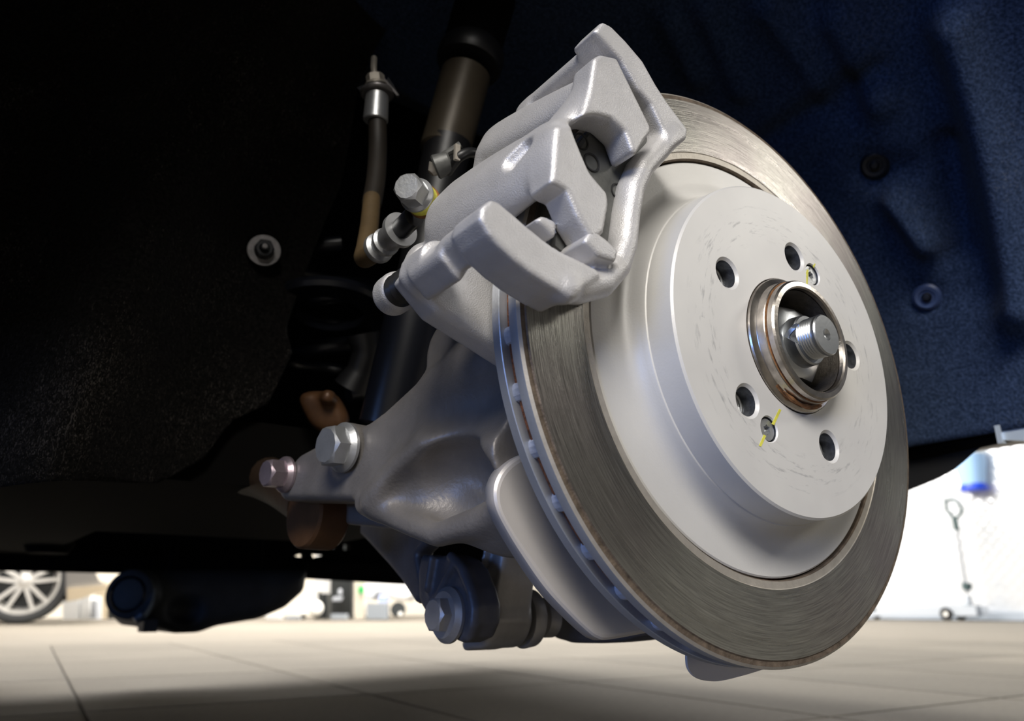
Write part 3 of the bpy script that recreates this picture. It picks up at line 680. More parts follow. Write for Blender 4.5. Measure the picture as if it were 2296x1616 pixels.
for q in (((1731, 950), (1747, 916), (1752, 919), (1736, 953)), ((1702, 999), (1713, 974), (1718, 977), (1707, 1001)), ((1808, 612), (1810, 604), (1813, 604), (1811, 640), (1808, 644)), ((1823, 596), (1827, 590), (1829, 592), (1825, 600))):
    MB().prism([pm(*p) for p in q], (0, .0003, 0)).build('paint_mark', 'yellow_paint', disc, smooth=0)

# ================================================================ WHEEL HUB, AXLE NUT, AXLE
hub = thing('wheel_hub', 'steel wheel hub spigot with rusty rim projecting through the disc', 'hub', HUB+[0, .01, 0])
fl = MB().lathe([(.0300, .0084), (.0690, .0084), (.0690, .0200), (.0300, .0200)], HUB, YA, 96, True).mesh()
fl = boolean_cut(fl, [MB().cyl(pt(.054, a, 0), pt(.054, a, .03), .0062, seg=32).mesh() for a in HA]); link_mesh('flange', fl, 'zinc', hub)
thr = None
for a in HA:
    if thr is None:
        prof = [(.0063, .0082)]+[(.0062 if k % 2 else .0055, .0086+.00055*k) for k in range(20)]
        thr = MB().lathe(prof, HUB+np.array([.054, 0, 0])*0, YA, 28).mesh('thread'); thr.transform(Matrix.Translation(-Vector([float(v) for v in HUB]))); thr.materials.append(MATS['zinc'])
    o = bpy.data.objects.new('thread', thr); COL.objects.link(o); o.parent = hub; p = pt(.054, a, 0); o.location = Vector([float(v) for v in p-(HUB+[0, .01, 0])])
sp = MB().lathe([(.0353, .010), (.0353, -.0006), (.0349, -.0014), (.0331, -.0022), (.0322, -.0028), (.0319, -.0034), (.0318, -.0068), (.0314, -.0072), (.0303, -.0074), (.0303, -.0079), (.0309, -.0082), (.0309, -.0108), (.0300, -.0117), (.0276, -.0119), (.0268, -.0112), (.0264, .010)], HUB, YA, 128, True).mesh()
by_rule(sp, ['hub_steel', 'rust_stain'], lambda p: 1 if (-.0082 < p.center[1] < -.0071 and .030 < rad(p, sp) < .032) or (-.0035 < p.center[1] < -.0020 and -130 < degrees(atan2(p.center[2]-HZ, p.center[0])) < -60) else 0)
link_mesh('spigot', sp, None, hub, smooth=25)
MB().lathe([(.02635, -.009), (.0262, .012), (.022, .0135), (.008, .0135)], HUB, YA, 96).build('bore', 'bore_grey', hub)
MB().tube([pt(.0331, radians(b), -.0042) for b in range(-122, -66, 6)], [.0003, .0012, .0007, .0014, .0010, .0004], 8).build('rust_deposit', 'rust_stain', hub)
nut = thing('axle_nut', 'large bright hex axle nut with staked collar inside the hub', 'nut', HUB+[0, .012, 0])
MB().hexhead(HUB+[0, .0132, 0], (0, -1, 0), .0365, .0175, 0, .002).build('hex_body', 'bright_steel', nut)
cl = boolean_cut(MB().lathe([(.0098, .002), (.0152, .002), (.0150, -.0020), (.0132, -.0036), (.0129, -.0098), (.0122, -.0106), (.0098, -.0106)], HUB, YA, 64, True).mesh(), [MB().prism([pt(r, radians(a), y) for r, a, y in ((.0160, 176, -.0045), (.0160, 200, -.0120), (.0160, 150, -.0120))], -pt(.0060, radians(176), 0)*[1, 0, 1]+HUB*[1, 0, 1]).mesh()])
link_mesh('collar', cl, 'bright_steel', nut)
axl = thing('axle_stub', 'threaded axle stub end with centre dimple in the nut', 'axle', HUB+[0, -.004, 0])
prof = [(.0090, .004)]+[(.0104 if k % 2 else .0097, -.0090-.00065*k) for k in range(13)]+[(.0100, -.0175), (.0104, -.0178), (.0104, -.0190), (.0098, -.0197), (.0030, -.0197), (.0010, -.0185), (0, -.0183)]
MB().lathe(prof, HUB, YA, 64).build('thread', 'bright_steel', axl, smooth=25)

# ================================================================ CALIPER ASSEMBLY (frame: q tangential, rho radial, Y axial)
BT = radians(150); AC = np.array([[sin(BT), 0, -cos(BT)], [cos(BT), 0, sin(BT)], [0, 1, 0]])
def K(q, r, y): return HUB+q*AC[0]+r*AC[1]+y*AC[2]
def newcast(h=.00105, lo=(-.104, .078, -.016), hi=(.076, .190, .131)): return Cast(lo, hi, h, HUB, AC)
# ---- carrier bracket
c = newcast(); T = lambda pts, y: [c.L(onY(*c1(*p), y)) for p in pts]
bar = T([(1090, 1395), (1215, 1375), (1305, 1285), (1345, 1170), (1362, 1020), (1385, 890), (1432, 780), (1515, 690), (1575, 615)], .002)
c.U(c.chain(bar, [.0070, .0062, .0056, .0052, .0050, .0050, .0050, .0052, .0054]), .003)
c.U(c.chain([p+[0, .002, .004] for p in bar], .0042), .003)
up_arm = T([(1150, 95), (1190, 48), (1235, 70), (1310, 145), (1400, 250), (1470, 375), (1530, 465), (1590, 545), (1632, 600), (1625, 650), (1540, 690), (1500, 600), (1440, 470), (1380, 400), (1290, 250), (1200, 150)], .002)
c.U(c.poly(up_arm, -.003, .014, 2, .0018), .003)
c.U(c.hull([(q, r, y) for q, r in ((.043, .160), (.0445, .1745), (.053, .1755), (.060, .170), (.062, .158)) for y in (.001, .070)], .004), .003)
low_arm = T([(600, 975), (650, 936), (692, 950), (850, 1085), (950, 1165), (1015, 1205), (1110, 1250), (1205, 1300), (1215, 1335), (1130, 1385), (1065, 1445), (965, 1392), (860, 1325), (770, 1255), (700, 1188), (640, 1120), (592, 1035)], -.006)
c.U(c.poly(low_arm, -.006, .015, 2, .0016), .002)
step = T([(1060, 1190), (1105, 1128), (1180, 1185), (1240, 1240), (1225, 1300), (1130, 1270)], 0)
c.U(c.poly(step, -.0085, .012, 2, .0012), .002)
c.U(c.cap(c.L(onY(*c1(1040, 1412), -.002)), c.L(onY(*c1(1020, 1385), .012)), .0052), .004)
tooth = T([(845, 1065), (880, 1045), (935, 1070), (955, 1085), (945, 1165)], .002)
c.U(c.poly(tooth, -.003, .012, 2, .0015), .0015)
# lower crossing block over the disc edge, with its stepped machined face
blk = [(-.0900, .1705), (-.0875, .1728), (-.0785, .1722), (-.0745, .1690), (-.0740, .1572), (-.0925, .1572)]
c.U(c.hull([(q, r, y) for q, r in blk for y in (-.005, .030)], .0014), .0012)
c.U(c.hull([(q-(.0026 if q < -.085 else 0), r-.0012, y) for q, r in blk for y in (.0225, .052)], .0012), .0008)
c.U(c.cyl((-.0812, .1640, .040), (-.0812, .1640, .0595), .0098, .0010), .002)
# inboard legs behind the disc
for sgn in (1, -1):
    leg = [(sgn*.056-.014, .170), (sgn*.074-.014, .170), (sgn*.078-.014, .150), (sgn*.072-.010, .095), (sgn*.045-.004, .092), (sgn*.052-.006, .150)]
    c.U(c.poly([(q, r, 0) for q, r in leg], .054, .070, 2, .004), .004)
c.U(c.poly([(-.074, .120, 0), (.066, .120, 0), (.060, .086, 0), (-.066, .086, 0)], .054, .068, 2, .004), .004)
brk = thing('caliper_bracket', 'pale cast caliper carrier bracket with curved outer bar across the disc', 'bracket', K(0, .11, .02))
link_mesh('casting', c.mesh('bracket', 1), 'cast_caliper', brk, smooth=180)
gp = [onY(*c4(*p), -.004) for p in ((945, 1135), (960, 1150))]
# ---- caliper body
d = newcast(); T2 = lambda pts, y: [d.L(onY(*c1(*p), y)) for p in pts]
d.U(d.hull([(-.0510, .150, -.008), (-.0500, .1575, -.008), (-.030, .1695, -.008), (-.013, .1705, -.006), (-.013, .155, -.008),
            (-.052, .153, .03), (-.0515, .166, .03), (-.036, .1775, .03), (-.011, .1755, .03), (-.011, .157, .03),
            (-.057, .150, .085), (-.056, .170, .080), (-.042, .1805, .078), (-.011, .1765, .078), (-.011, .15, .085)], .0045), .003)
lf_ = T2([(985, 560), (1060, 560), (1084, 625), (1160, 800), (1250, 905), (1258, 965), (1233, 1112), (1172, 1155), (1095, 1030), (1035, 892), (955, 850)], -.008)
d.U(d.poly(lf_, -.0085, .0065, 2, .0018), .004)
uf = T2([(1150, 395), (1180, 205), (1215, 188), (1300, 207), (1345, 300), (1474, 562), (1476, 590), (1440, 640), (1400, 708), (1378, 690), (1340, 585), (1270, 520), (1195, 500), (1120, 505)], -.008)
d.U(d.poly(uf, -.0085, .0065, 2, .0018), .004)
# neck between the fingers
d.U(d.hull([(-.030, .1595, -.0075), (-.030, .1685, -.007), (.016, .1570, -.0075), (.016, .1660, -.007), (-.030, .1600, .017), (-.028, .1725, .014), (.016, .158, .017), (.016, .169, .014)], .005), .004)
# upper bridge
d.U(d.hull([(.010, .157, -.008), (.014, .1665, -.008), (.0275, .1695, -.008), (.0365, .1625, -.008), (.040, .154, -.008),
            (.010, .158, .03), (.014, .1735, .03), (.032, .1770, .03), (.040, .171, .03), (.041, .157, .03),
            (.006, .15, .090), (.008, .178, .085), (.034, .1820, .080), (.042, .175, .080), (.042, .15, .085)], .006), .004)
# piston housing
d.U(d.hull([(q, r, y) for q, r in ((-.054, .115), (-.056, .166), (-.045, .172), (.04, .172), (.050, .165), (.048, .115), (.02, .095), (-.025, .095)) for y in (.066, .108)], .010), .006)
d.U(d.cyl((-.003, .128, .06), (-.003, .128, .128), .030, .006), .008)
# window through the bridge, the pocket below the arch, the oblong dimple
d.C(d.hull([(q, r, y) for q, r in ((-.0105, .19), (.010, .19), (.006, .150), (-.0100, .150)) for y in (.019, .066)], .004), .003)
d.C(d.hull([(q, r, y) for q, r in ((-.0105, .195), (.012, .195), (.004, .156), (-.0100, .156)) for y in (.05, .14)], .004), .006)
h0, h1 = d.hit(c1(818, 662)), d.hit(c1(750, 740)); d.C(d.cap(h0+[0, 0, 0], h1+[0, .0006, 0], .0042), .0015)
# lower slide-pin lug
d.U(d.hull([(-.045, .174, .080), (-.045, .150, .074), (-.045, .150, .098), (-.050, .173, .096), (-.058, .1735, .089), (-.060, .155, .080), (-.074, .1700, .081), (-.074, .155, .081), (-.074, .1700, .092), (-.074, .155, .092)], .005), .004)
d.U(d.cyl((-.0785, .1632, .0790), (-.0785, .1632, .0935), .0098, .004), .004)
cal = thing('brake_caliper', 'pale cast floating brake caliper with two fingers over the disc', 'caliper', K(0, .15, .04))
link_mesh('casting', d.mesh('caliper', 1), 'cast_caliper', cal, smooth=180)
# slide-pin boot: ribbed black rubber
prof = [(.0, 0)]; L0, L1 = .0585, .0805
for k in range(9): prof.append((.0064 if k % 2 else .0080, .001+k*(L1-L0-.002)/8))
prof.append((0, L1-L0)); MB().lathe(prof, K(-.0802, .1638, L0), YA, 40).build('slide_pin_boot', 'rubber', cal)
# banjo bolt with yellow paint, on the inboard end of the caliper
bx = at(*c3(500, 470), .385); ax_ = unit(at(*c3(400, 400), .372)-at(*c3(560, 540), .392))
bj = thing('banjo_bolt', 'steel banjo bolt with yellow paint mark behind the caliper', 'bolt', bx)
MB().hexhead(bx+ax_*.003, ax_, .0135, .0130, .0090, .0018).build('head', 'zinc', bj)
MB().cyl(bx-ax_*.004, bx+ax_*.003, .0085, seg=32, bev=.0006).build('eyelet', 'yellow_paint', bj)
MB().cyl(bx-ax_*.0062, bx-ax_*.004, .0090, seg=32).build('seal_washer', 'rust_stain', bj)
yp = at(*c3(345, 465), .370)
# ---- pads, springs
pad = thing('outer_brake_pad', 'dark grey brake pad plate seen between the caliper fingers', 'brake pad', K(-.005, .12, .015))
arc = lambda r, n, q0, q1: [(q, sqrt(r*r-q*q)) for q in np.linspace(q0, q1, n)]
pl = arc(.1485, 14, -.060, .055)+arc(.1165, 14, .050, -.056)
MB().prism([K(q, r, .0072) for q, r in pl], (0, .0055, 0)).build('backing_plate', 'pad_plate', pad)
MB().prism([K(q*.95, r*.995, .0127) for q, r in pl], (0, .0114, 0)).build('friction_block', 'pad_friction', pad)
for x, y, r in ((1115, 640, .0042), (1168, 748, .0046), (1305, 900, .0042)):
    o = onY(*c1(x, y), .0071); MB().lathe([(r*.80, 0), (r*.84, -.0005), (r, -.0005), (r*1.03, 0)], o, YA, 32).build('stamped_ring', 'ring_dark', pad)
pad2 = thing('inner_brake_pad', 'inner brake pad between disc and piston', 'brake pad', K(-.005, .12, .05))
MB().prism([K(q, r, .0565) for q, r in pl], (0, .0055, 0)).build('backing_plate', 'pad_plate', pad2)
MB().prism([K(q*.95, r*.995, .0446) for q, r in pl], (0, .0118, 0)).build('friction_block', 'pad_friction', pad2)
clp = thing('pad_spring_clip', 'small shiny curled pad spring clip between bracket and caliper', 'clip', onY(*c1(1005, 1110), .004))
cc_ = onY(*c4(495, 600), .006); u1 = unit(onY(*c4(600, 700), .006)-onY(*c4(400, 500), .006)); nrm = unit((.25, -1, .15))
vs_ = []; 
u2 = unit(np.cross(nrm, u1))
for k in range(25):
    a = radians(-20+250*k/24)
    for rr in (.0050, .0056):
        for y in (-.0024, .0024): vs_.append(cc_+rr*(cos(a)*u1+sin(a)*u2)+nrm*y)
fs_ = []
for k in range(24):
    b = k*4; fs_ += [(b, b+1, b+5, b+4), (b+3, b+2, b+6, b+7), (b+1, b+3, b+7, b+5), (b+2, b, b+4, b+6)]
MB().add(vs_, fs_).build('curl', 'bright_steel', clp)
MB().prism([onY(*c4(*p), .004) for p in ((610, 830), (690, 640), (780, 600), (770, 630), (700, 660), (625, 835))], (0, .008, 0)).build('tab', 'rubber', clp, smooth=0)
# ---- wear-sensor plug and lead behind the caliper
sn = thing('sensor_lead', 'dark sensor plug with looped lead behind the caliper', 'cable', at(*c3(700, 170), .43))
MB().cyl(at(*c3(640, 190), .43), at(*c3(790, 130), .43), .0072, .0060, 24, .001).build('plug', 'pad_plate', sn)
MB().cyl(at(*c3(605, 240), .4295), at(*c3(650, 195), .43), .0022, .0052, 20).build('plug_nose', 'light_lip', sn)
MB().tube([at(*c3(*p), .43) for p in ((700, 85), (800, 30), (880, -25))], .0022, 10).build('clip_arm', 'pad_plate', sn)
MB().tube([at(*c3(*p), t) for p, t in (((760, 230), .432), ((810, 160), .428), ((870, 90), .425), ((960, 50), .428), ((1050, 70), .435), ((1110, 120), .44))], .0030, 12).build('lead', 'rubber', sn)
MB().box(at(*c3(848, 50), .424), (.0016, .001, .005)).build('clip_tab', 'light_lip', sn, smooth=0)
# ---- brake hose
hs = thing('brake_hose', 'tan and black brake hose hanging from bracket to caliper banjo', 'hose', at(835, 400, .50))
MB().tube([at(x, y, t) for x, y, t in ((846, 262, .56), (847, 330, .55), (843, 400, .53), (833, 460, .51))], .0068, 16).build('upper_hose', 'hose_dark', hs)
MB().tube([at(x, y, t) for x, y, t in ((834, 445, .512), (829, 500, .49), (821, 552, .465), (816, 577, .45), (828, 573, .437), (846, 560, .428))], .0060, 16).build('lower_hose', 'hose_tan', hs)
f0_, f1_ = at(*c3(105, 950), .424), at(*c3(330, 760), .404); fd = unit(f1_-f0_); FLn = np.linalg.norm(f1_-f0_)
MB().lathe([(0, 0), (.0085, 0), (.0088, .001), (.0085, .0035), (.0062, .0045), (.0062, .0075), (.0080, .0088), (.0080, .011), (.0064, .012), (.0072, .014), (.0072, FLn-.004), (.0098, FLn-.003), (.0098, FLn), (0, FLn)], f0_, fd, 36).build('crimp_ferrule', 'zinc', hs)
MB().cyl(f1_, at(*c3(450, 640), .392), .0056, .0056, 20).build('metal_pipe', 'black_gloss', hs)
# hose bracket on the inner wing
hb = thing('hose_bracket', 'small metal hose bracket and fitting high beside the shock absorber', 'bracket', at(845, 190, .565))
MB().cyl(at(842, 272, .558), at(846, 212, .562), .0092, .0086, 28, .0008).build('crimp_sleeve', 'zinc', hb)
MB().cyl(at(846, 214, .562), at(846, 205, .563), .0125, .0125, 28, .001).build('collar', 'washer_steel', hb)
MB().prism([at(x, y, .566) for x, y in ((800, 196), (830, 184), (866, 184), (870, 172), (882, 190), (894, 212), (870, 206), (810, 206))], (.004, .010, .003)).build('plate', 'black_gloss', hb, smooth=0)
MB().prism([at(x, y, .560) for x, y in ((853, 171), (858, 170), (895, 213), (890, 214))], (.002, .004, .001)).build('plate_edge', 'washer_steel', hb, smooth=0)
MB().hexhead(at(843, 190, .560), unit(at(841, 170, .560)-at(843, 190, .560)), .012, .008, .008).tube([at(841, 178, .562), at(838, 155, .566), at(839, 130, .575)], .0024, 10).build('pipe_nut', 'light_lip', hb)

# ================================================================ SUSPENSION
# ---- knuckle: cast arm running inboard; its visible face looks forward (-X)
KB = unit((-.16, 1, 0)); KN = np.array([KB[1], -KB[0], 0])    # along the arm, and its face normal towards +X
KO = np.array([-.129, .08, HZ]); AK = np.array([KN, KB, [0, 0, 1]])
def onK(x, y, w=0.): dd = ray(x, y); return EYE+dd*(((KO+KN*w)-EYE)@KN)/(dd@KN)
k = Cast((-.03, -.03, -.14), (.09, .26, .10), .0016, KO, AK); TK = lambda pts, w=0: [k.L(onK(*c2(*p), w)) for p in pts]
plate = TK([(1300, -60), (1000, 85), (870, 190), (740, 310), (600, 440), (530, 492), (480, 516), (400, 540), (215, 640), (130, 740), (118, 820), (135, 850), (450, 856), (560, 895), (660, 910), (720, 965), (825, 1010), (1000, 940), (1150, 870), (1300, 800)])
k.U(k.poly(plate, .0, .030, 0, .006), .004)
k.U(k.cyl(TK([(860, 160)])[0]+[.006, 0, 0], TK([(860, 160)])[0]+[.05, 0, 0], .02), .01)
cen = TK([(1120, 560)])[0]; k.U(k.ell(cen+[.020, .005, 0], (.024, .05, .055)), .02)
# ridge from the lower left up towards the disc, and the hollows on either side
rd = TK([(560, 850), (680, 720), (800, 600), (900, 590), (1060, 620), (1180, 640)])
k.U(k.chain([p+[-.001, 0, 0] for p in rd], .0060), .012)
k.C(k.ell(TK([(930, 770)])[0]+[-.002, 0, -.002], (.024, .034, .023)), .005)
k.C(k.ell(TK([(760, 850)])[0]+[-.004, 0, 0], (.010, .022, .013)), .010)
k.C(k.ell(TK([(1060, 410)])[0]+[-.012, 0, 0], (.014, .040, .016)), .012)
k.U(k.chain([p+[.004, 0, 0] for p in TK([(500, 870), (720, 965), (825, 1005), (1000, 935), (1110, 880)])], .006), .006)
k.U(k.cyl(TK([(430, 615)])[0]+[-.003, 0, 0], TK([(430, 615)])[0]+[.03, 0, 0], .0155, .002), .003)
# rear fork plate (behind the slot)
k.U(k.poly(TK([(300, 860), (440, 960), (700, 985), (800, 1010), (1000, 900), (1000, 700), (300, 700)], .045), .042, .056, 0, .003), .003)
k.U(k.poly(TK([(730, 975), (825, 1010), (1000, 940), (1150, 870), (1000, 700), (760, 800)], .03), .02, .056, 0, .004), .004)
k.d = np.maximum(k.d, .0675-(k.p@AK[:, 1].astype(np.float32)+np.float32(KO[1])))     # clear of the dust shield
kn = thing('hub_knuckle', 'grey cast aluminium suspension knuckle with hollowed faces behind the disc', 'knuckle', KO)
link_mesh('casting', k.mesh('knuckle', 3), 'cast_knuckle', kn, smooth=180)
HX = -KN
p1 = onK(*c2(430, 612), -.0035); MB().hexhead(p1, unit(HX+np.array([0, -.05, -.05])), .0215, .0135, .0148, .003).build('flange_bolt', 'zinc', kn, smooth=25)
p2 = onK(*c2(165, 735), -.001); MB().hexhead(p2, unit(HX+np.array([0, -.05, -.05])), .0165, .0150, .0118, .003).build('flange_bolt', 'zinc_purple', kn, smooth=25)
# ---- brown link held in the fork
bl = thing('brown_link_arm', 'brown rusty link arm held in the knuckle fork', 'link arm', onK(*c2(150, 800), .03))
ek = onK(*c2(310, 920), .034)
MB().lathe([(0, -.011), (.0215, -.012), (.023, -.010), (.023, .010), (.0215, .012), (0, .012)], ek, KN, 40).build('eye', 'rusty_arm', bl)
MB().tube([onK(*c2(*p), .036) for p in ((260, 870), (120, 770), (-40, 720), (-260, 700))], [.015, .017, .018, .018], 16).build('rod', 'brown_link', bl)
# ---- shock absorber
sk = thing('shock_absorber', 'shock absorber with tan dust tube and glossy black body', 'shock absorber', at(880, 900, .55))
s0, s1, s2, s3 = at(870, 960, .545), at(985, 500, .575), at(1005, 320, .595), at(1062, 110, .63)
MB().cyl(s0, at(930, 700, .560), .0215, .0215, 40, .002).build('lower_tube', 'black_gloss', sk)
MB().cyl(at(928, 705, .560), s2, .0185, .0185, 40).build('gaiter', 'rubber', sk)
MB().cyl(at(996, 345, .594), at(1045, 165, .622), .0200, .0205, 48, .002).build('dust_tube', 'shock_tan', sk)
MB().lathe([(0, 0), (.026, 0), (.0275, .004), (.0275, .014), (.024, .020), (0, .022)], at(1050, 150, .624), unit(s3-s2), 48).build('bump_stop_cup', 'rubber', sk)
MB().cyl(at(1052, 130, .626), at(1090, 0, .66), .024, .026, 40).build('top_mount', 'black_matt', sk)
# ---- coil spring between body and arm
cs_ = thing('coil_spring', 'glossy black coil spring behind the shock absorber', 'spring', at(745, 860, .70))
cb, tp = at(742, 880, .72), at(748, 560, .72); ax3 = unit(tp-cb); uu, vv, ww = basis(ax3); pts = []
for i in range(90):
    a = i*2*pi/30; pts.append(cb+ww*(i/89*np.linalg.norm(tp-cb))+.044*(cos(a)*uu+sin(a)*vv))
MB().tube(pts, .0075, 12, 1).build('coil', 'black_gloss', cs_)
MB().lathe([(.030, 0), (.050, 0), (.052, .004), (.050, .009), (.034, .010)], at(738, 705, .66), unit((.05, .12, 1)), 48, True).build('spring_seat', 'black_gloss', cs_)
# ---- rusty lower bracket behind the knuckle
rb = thing('rusty_mount', 'rusty brown mount behind the knuckle bolts', 'mount', at(720, 930, .58))
q = Cast((-.06, -.05, -.06), (.06, .05, .06), .003, at(720, 925, .58))
q.U(q.hull([q.L(at(x, y, t)) for x, y in ((655, 890), (672, 868), (762, 872), (770, 900), (800, 950), (760, 985), (700, 975)) for t in (.575, .62)], .006), .003)
q.U(q.cap(q.L(at(735, 890, .575)), q.L(at(735, 890, .58)), .006), .004)
link_mesh('bracket', q.mesh('mount'), 'rusty_arm', rb, smooth=180)
MB().tube([at(x, y, .62) for x, y in ((815, 750), (822, 790), (810, 830), (790, 870))], [.014, .012, .012, .016], 14).build('boot', 'rubber', rb)
# ---- lower dark arm with its bush and bolt
XA = -.078
la = thing('lower_arm', 'dark grey lower suspension arm ending in a bolted lug', 'suspension arm', onX(*c2(880, 1370), XA))
aO = np.array([XA, .20, .15]); q = Cast((-.02, -.12, -.08), (.05, .16, .14), .0016, aO); TA = lambda pts, X=XA: [q.L(onX(*c2(*p), X)) for p in pts]
q.U(q.poly(TA([(440, 940), (830, 940), (800, 1060), (765, 1095), (800, 1290), (760, 1320), (700, 1225), (640, 1150), (540, 1040)], XA+.012), .010, .024, 0, .003), .003)
q.U(q.poly(TA([(760, 1095), (830, 1105), (885, 1095), (930, 1115), (965, 1160), (1000, 1250), (1018, 1330), (1012, 1410), (985, 1475), (935, 1498), (870, 1462), (800, 1400), (750, 1310), (745, 1180)]), .002, .020, 0, .003), .003)
q.U(q.chain(TA([(828, 1112), (815, 1190), (805, 1250)]), .0028), .002)
q.U(q.chain(TA([(910, 1160), (880, 1220), (850, 1290)]), .0024), .003)
q.U(q.chain([p+[.002, 0, 0] for p in TA([(900, 1105), (950, 1160), (990, 1260), (1005, 1340), (1000, 1410), (975, 1465)])], .0032), .003)
link_mesh('casting', q.mesh('arm', 2), 'dark_link', la, smooth=180)
pb_ = onX(*c2(905, 1370), XA+.001)
MB().hexhead(pb_, (-1, -.05, .02), .0185, .0125, .0165, .0035).build('flange_bolt', 'cast_link', la, smooth=25)
# ---- grey vertical link with eye
XL = XA+.032
gl = thing('vertical_link', 'grey cast vertical link with bushed eye beside the dust shield', 'link arm', onX(*c2(1120, 1540), XL))
gO = np.array([XL, .17, .16]); q = Cast((-.02, -.14, -.09), (.06, .12, .14), .0016, gO); TG = lambda pts, X=XL: [q.L(onX(*c2(*p), X)) for p in pts]
q.U(q.poly(TG([(1060, 900), (1160, 900), (1165, 1000), (1150, 1080), (1135, 1170), (1120, 1260), (1112, 1330), (1115, 1400), (1090, 1460), (1050, 1500), (1000, 1525), (955, 1535), (950, 1490), (985, 1440), (1000, 1280), (1025, 1180), (1050, 1060)]), .0, .030, 0, .004), .003)
ec = TG([(1030, 1385)])[0]; er_ = np.linalg.norm(TG([(1030, 1535)])[0]-ec)*.92
q.U(q.cyl(ec+[0, 0, 0], ec+[.031, 0, 0], er_, .003), .003)
q.C(q.cyl(ec-[.02, 0, 0], ec+[.05, 0, 0], er_*.66, .001), .002)
q.C(q.poly(TG([(1075, 1000), (1110, 990), (1095, 1120), (1060, 1180), (1045, 1160)]), -.01, .006, 0, .003), .003)
link_mesh('casting', q.mesh('link', 2), 'cast_link', gl, smooth=180)
ew = onX(*c2(1030, 1385), XL)
MB().lathe([(.0, -.014), (.0125, -.014), (.0125, -.004), (er_*.62, -.003), (er_*.65, .002), (er_*.65, .030), (0, .030)], ew, (1, 0, 0), 40).build('bush', 'rubber', gl)
MB().lathe([(0, .034), (.0185, .034), (.0195, .036), (.0185, .043), (.010, .044), (.010, .050), (.0130, .051), (.0130, .060), (0, .060)], ew, (1, 0, 0), 40).build('washer_nut', 'cast_link', gl)
# dark subframe ear behind the shield
ea = thing('subframe_ear', 'dark subframe ear partly hidden behind the dust shield', 'subframe', onX(1290, 1435, .03))
q = Cast((-.03, -.14, -.06), (.06, .10, .08), .003, onX(1290, 1400, .03))
q.U(q.poly([q.L(onX(x, y, .03)) for x, y in ((1215, 1330), (1290, 1330), (1420, 1400), (1420, 1425), (1390, 1437), (1330, 1443), (1270, 1442), (1235, 1432), (1210, 1400))], 0, .04, 0, .006), .003)
link_mesh('ear', q.mesh('ear'), 'dark_link', ea, smooth=180)
# ---- dust shield
SY = .064
ds = thing('dust_shield', 'pale sheet-metal dust shield curving out behind the brake disc', 'dust shield', HUB+[0, SY, 0])
ol = [(1230, 1000), (1185, 1013), (1160, 1022), (1136, 1038), (1116, 1062), (1105, 1094), (1108, 1132), (1127, 1175), (1165, 1239), (1221, 1320), (1281, 1384), (1323, 1422), (1340, 1432), (1356, 1436), (1391, 1431), (1447, 1420), (1500, 1400), (1440, 1300), (1330, 1150), (1280, 1030)]
P3 = catmull([onY(x, y, SY) for x, y in ol[:16]], 5)+[onY(x, y, SY) for x, y in ol[16:]]
cn = np.mean([onY(x, y, SY) for x, y in ol], 0)
def ins_(p, s, dy): v = p-cn; L = np.linalg.norm(v); return cn+v*(1-s/L)+np.array([0, dy, 0])
n = len(P3); rings = [[ins_(p, .0030, -.0016) for p in P3], [ins_(p, .0016, -.0012) for p in P3], [ins_(p, .0004, -.0002) for p in P3], [p+np.array([0, .006, 0]) for p in P3]]
mb = MB(); mb.add([p for r in rings for p in r], [tuple(range(n))]+[(i+k*n, (i+1) % n+k*n, (i+1) % n+(k+1)*n, i+(k+1)*n) for k in range(3) for i in range(n)])
bp_ = mb.build('front_lobe', 'shield', ds, smooth=12); m_ = bp_.modifiers.new('thickness', 'SOLIDIFY'); m_.thickness = .0012
tb = [(1541, 1462), (1541, 1480), (1544, 1497), (1555, 1513), (1576, 1524), (1609, 1527), (1652, 1518), (1703, 1503), (1730, 1490), (1720, 1440), (1600, 1430)]
P4 = catmull([onY(x, y, SY-.006) for x, y in tb], 4)
MB().prism(P4, (0, .0014, 0)).build('lower_tab', 'shield', ds, smooth=60)
MB().lathe([(.060, SY), (.135, SY), (.135, SY+.0014), (.060, SY+.0014)], HUB, YA, 96, True, ).build('back_plate', 'shield', ds)

# ================================================================ FAR BAY
def ground(x, y): return onZ(x, y, 0)
VP = np.array([0, 1, 0])
# silver car at the left with a ten-spoke wheel
fw = ground(38, 1398); tt = (fw-EYE)@FV; s_ = tt/FPX; 
fc = thing('silver_car', 'silver car at the far left showing one spoked alloy wheel', 'car', fw)
wax = unit((-.18, -1, 0)); wc = fw+np.array([0, 0, 91*s_]); R_ = 91*s_
MB().lathe([(.70, -.45), (.94, -.5), (1.0, -.40), (1.0, .0), (.94, .12), (.80, .14), (.78, .06)], wc, wax, 48) if 0 else None
wh = MB().lathe([(r*R_, h*R_) for r, h in ((.72, -.50), (.95, -.50), (1.0, -.40), (1.0, .06), (.95, .14), (.83, .17), (.79, .10))], wc, wax, 56).build('tyre', 'tyre', fc)
rm = MB().lathe([(r*R_, h*R_) for r, h in ((.79, .08), (.785, .13), (.73, .13), (.70, .04), (.66, -.3), (.2, -.34), (0, -.34))], wc, wax, 56).build('rim', 'alloy', fc)
MB().lathe([(0, -.2*R_), (.62*R_, -.2*R_), (.62*R_, -.26*R_)], wc, wax, 40).build('brake_disc', 'far_black', fc)
u_, v_, w_ = basis(wax)
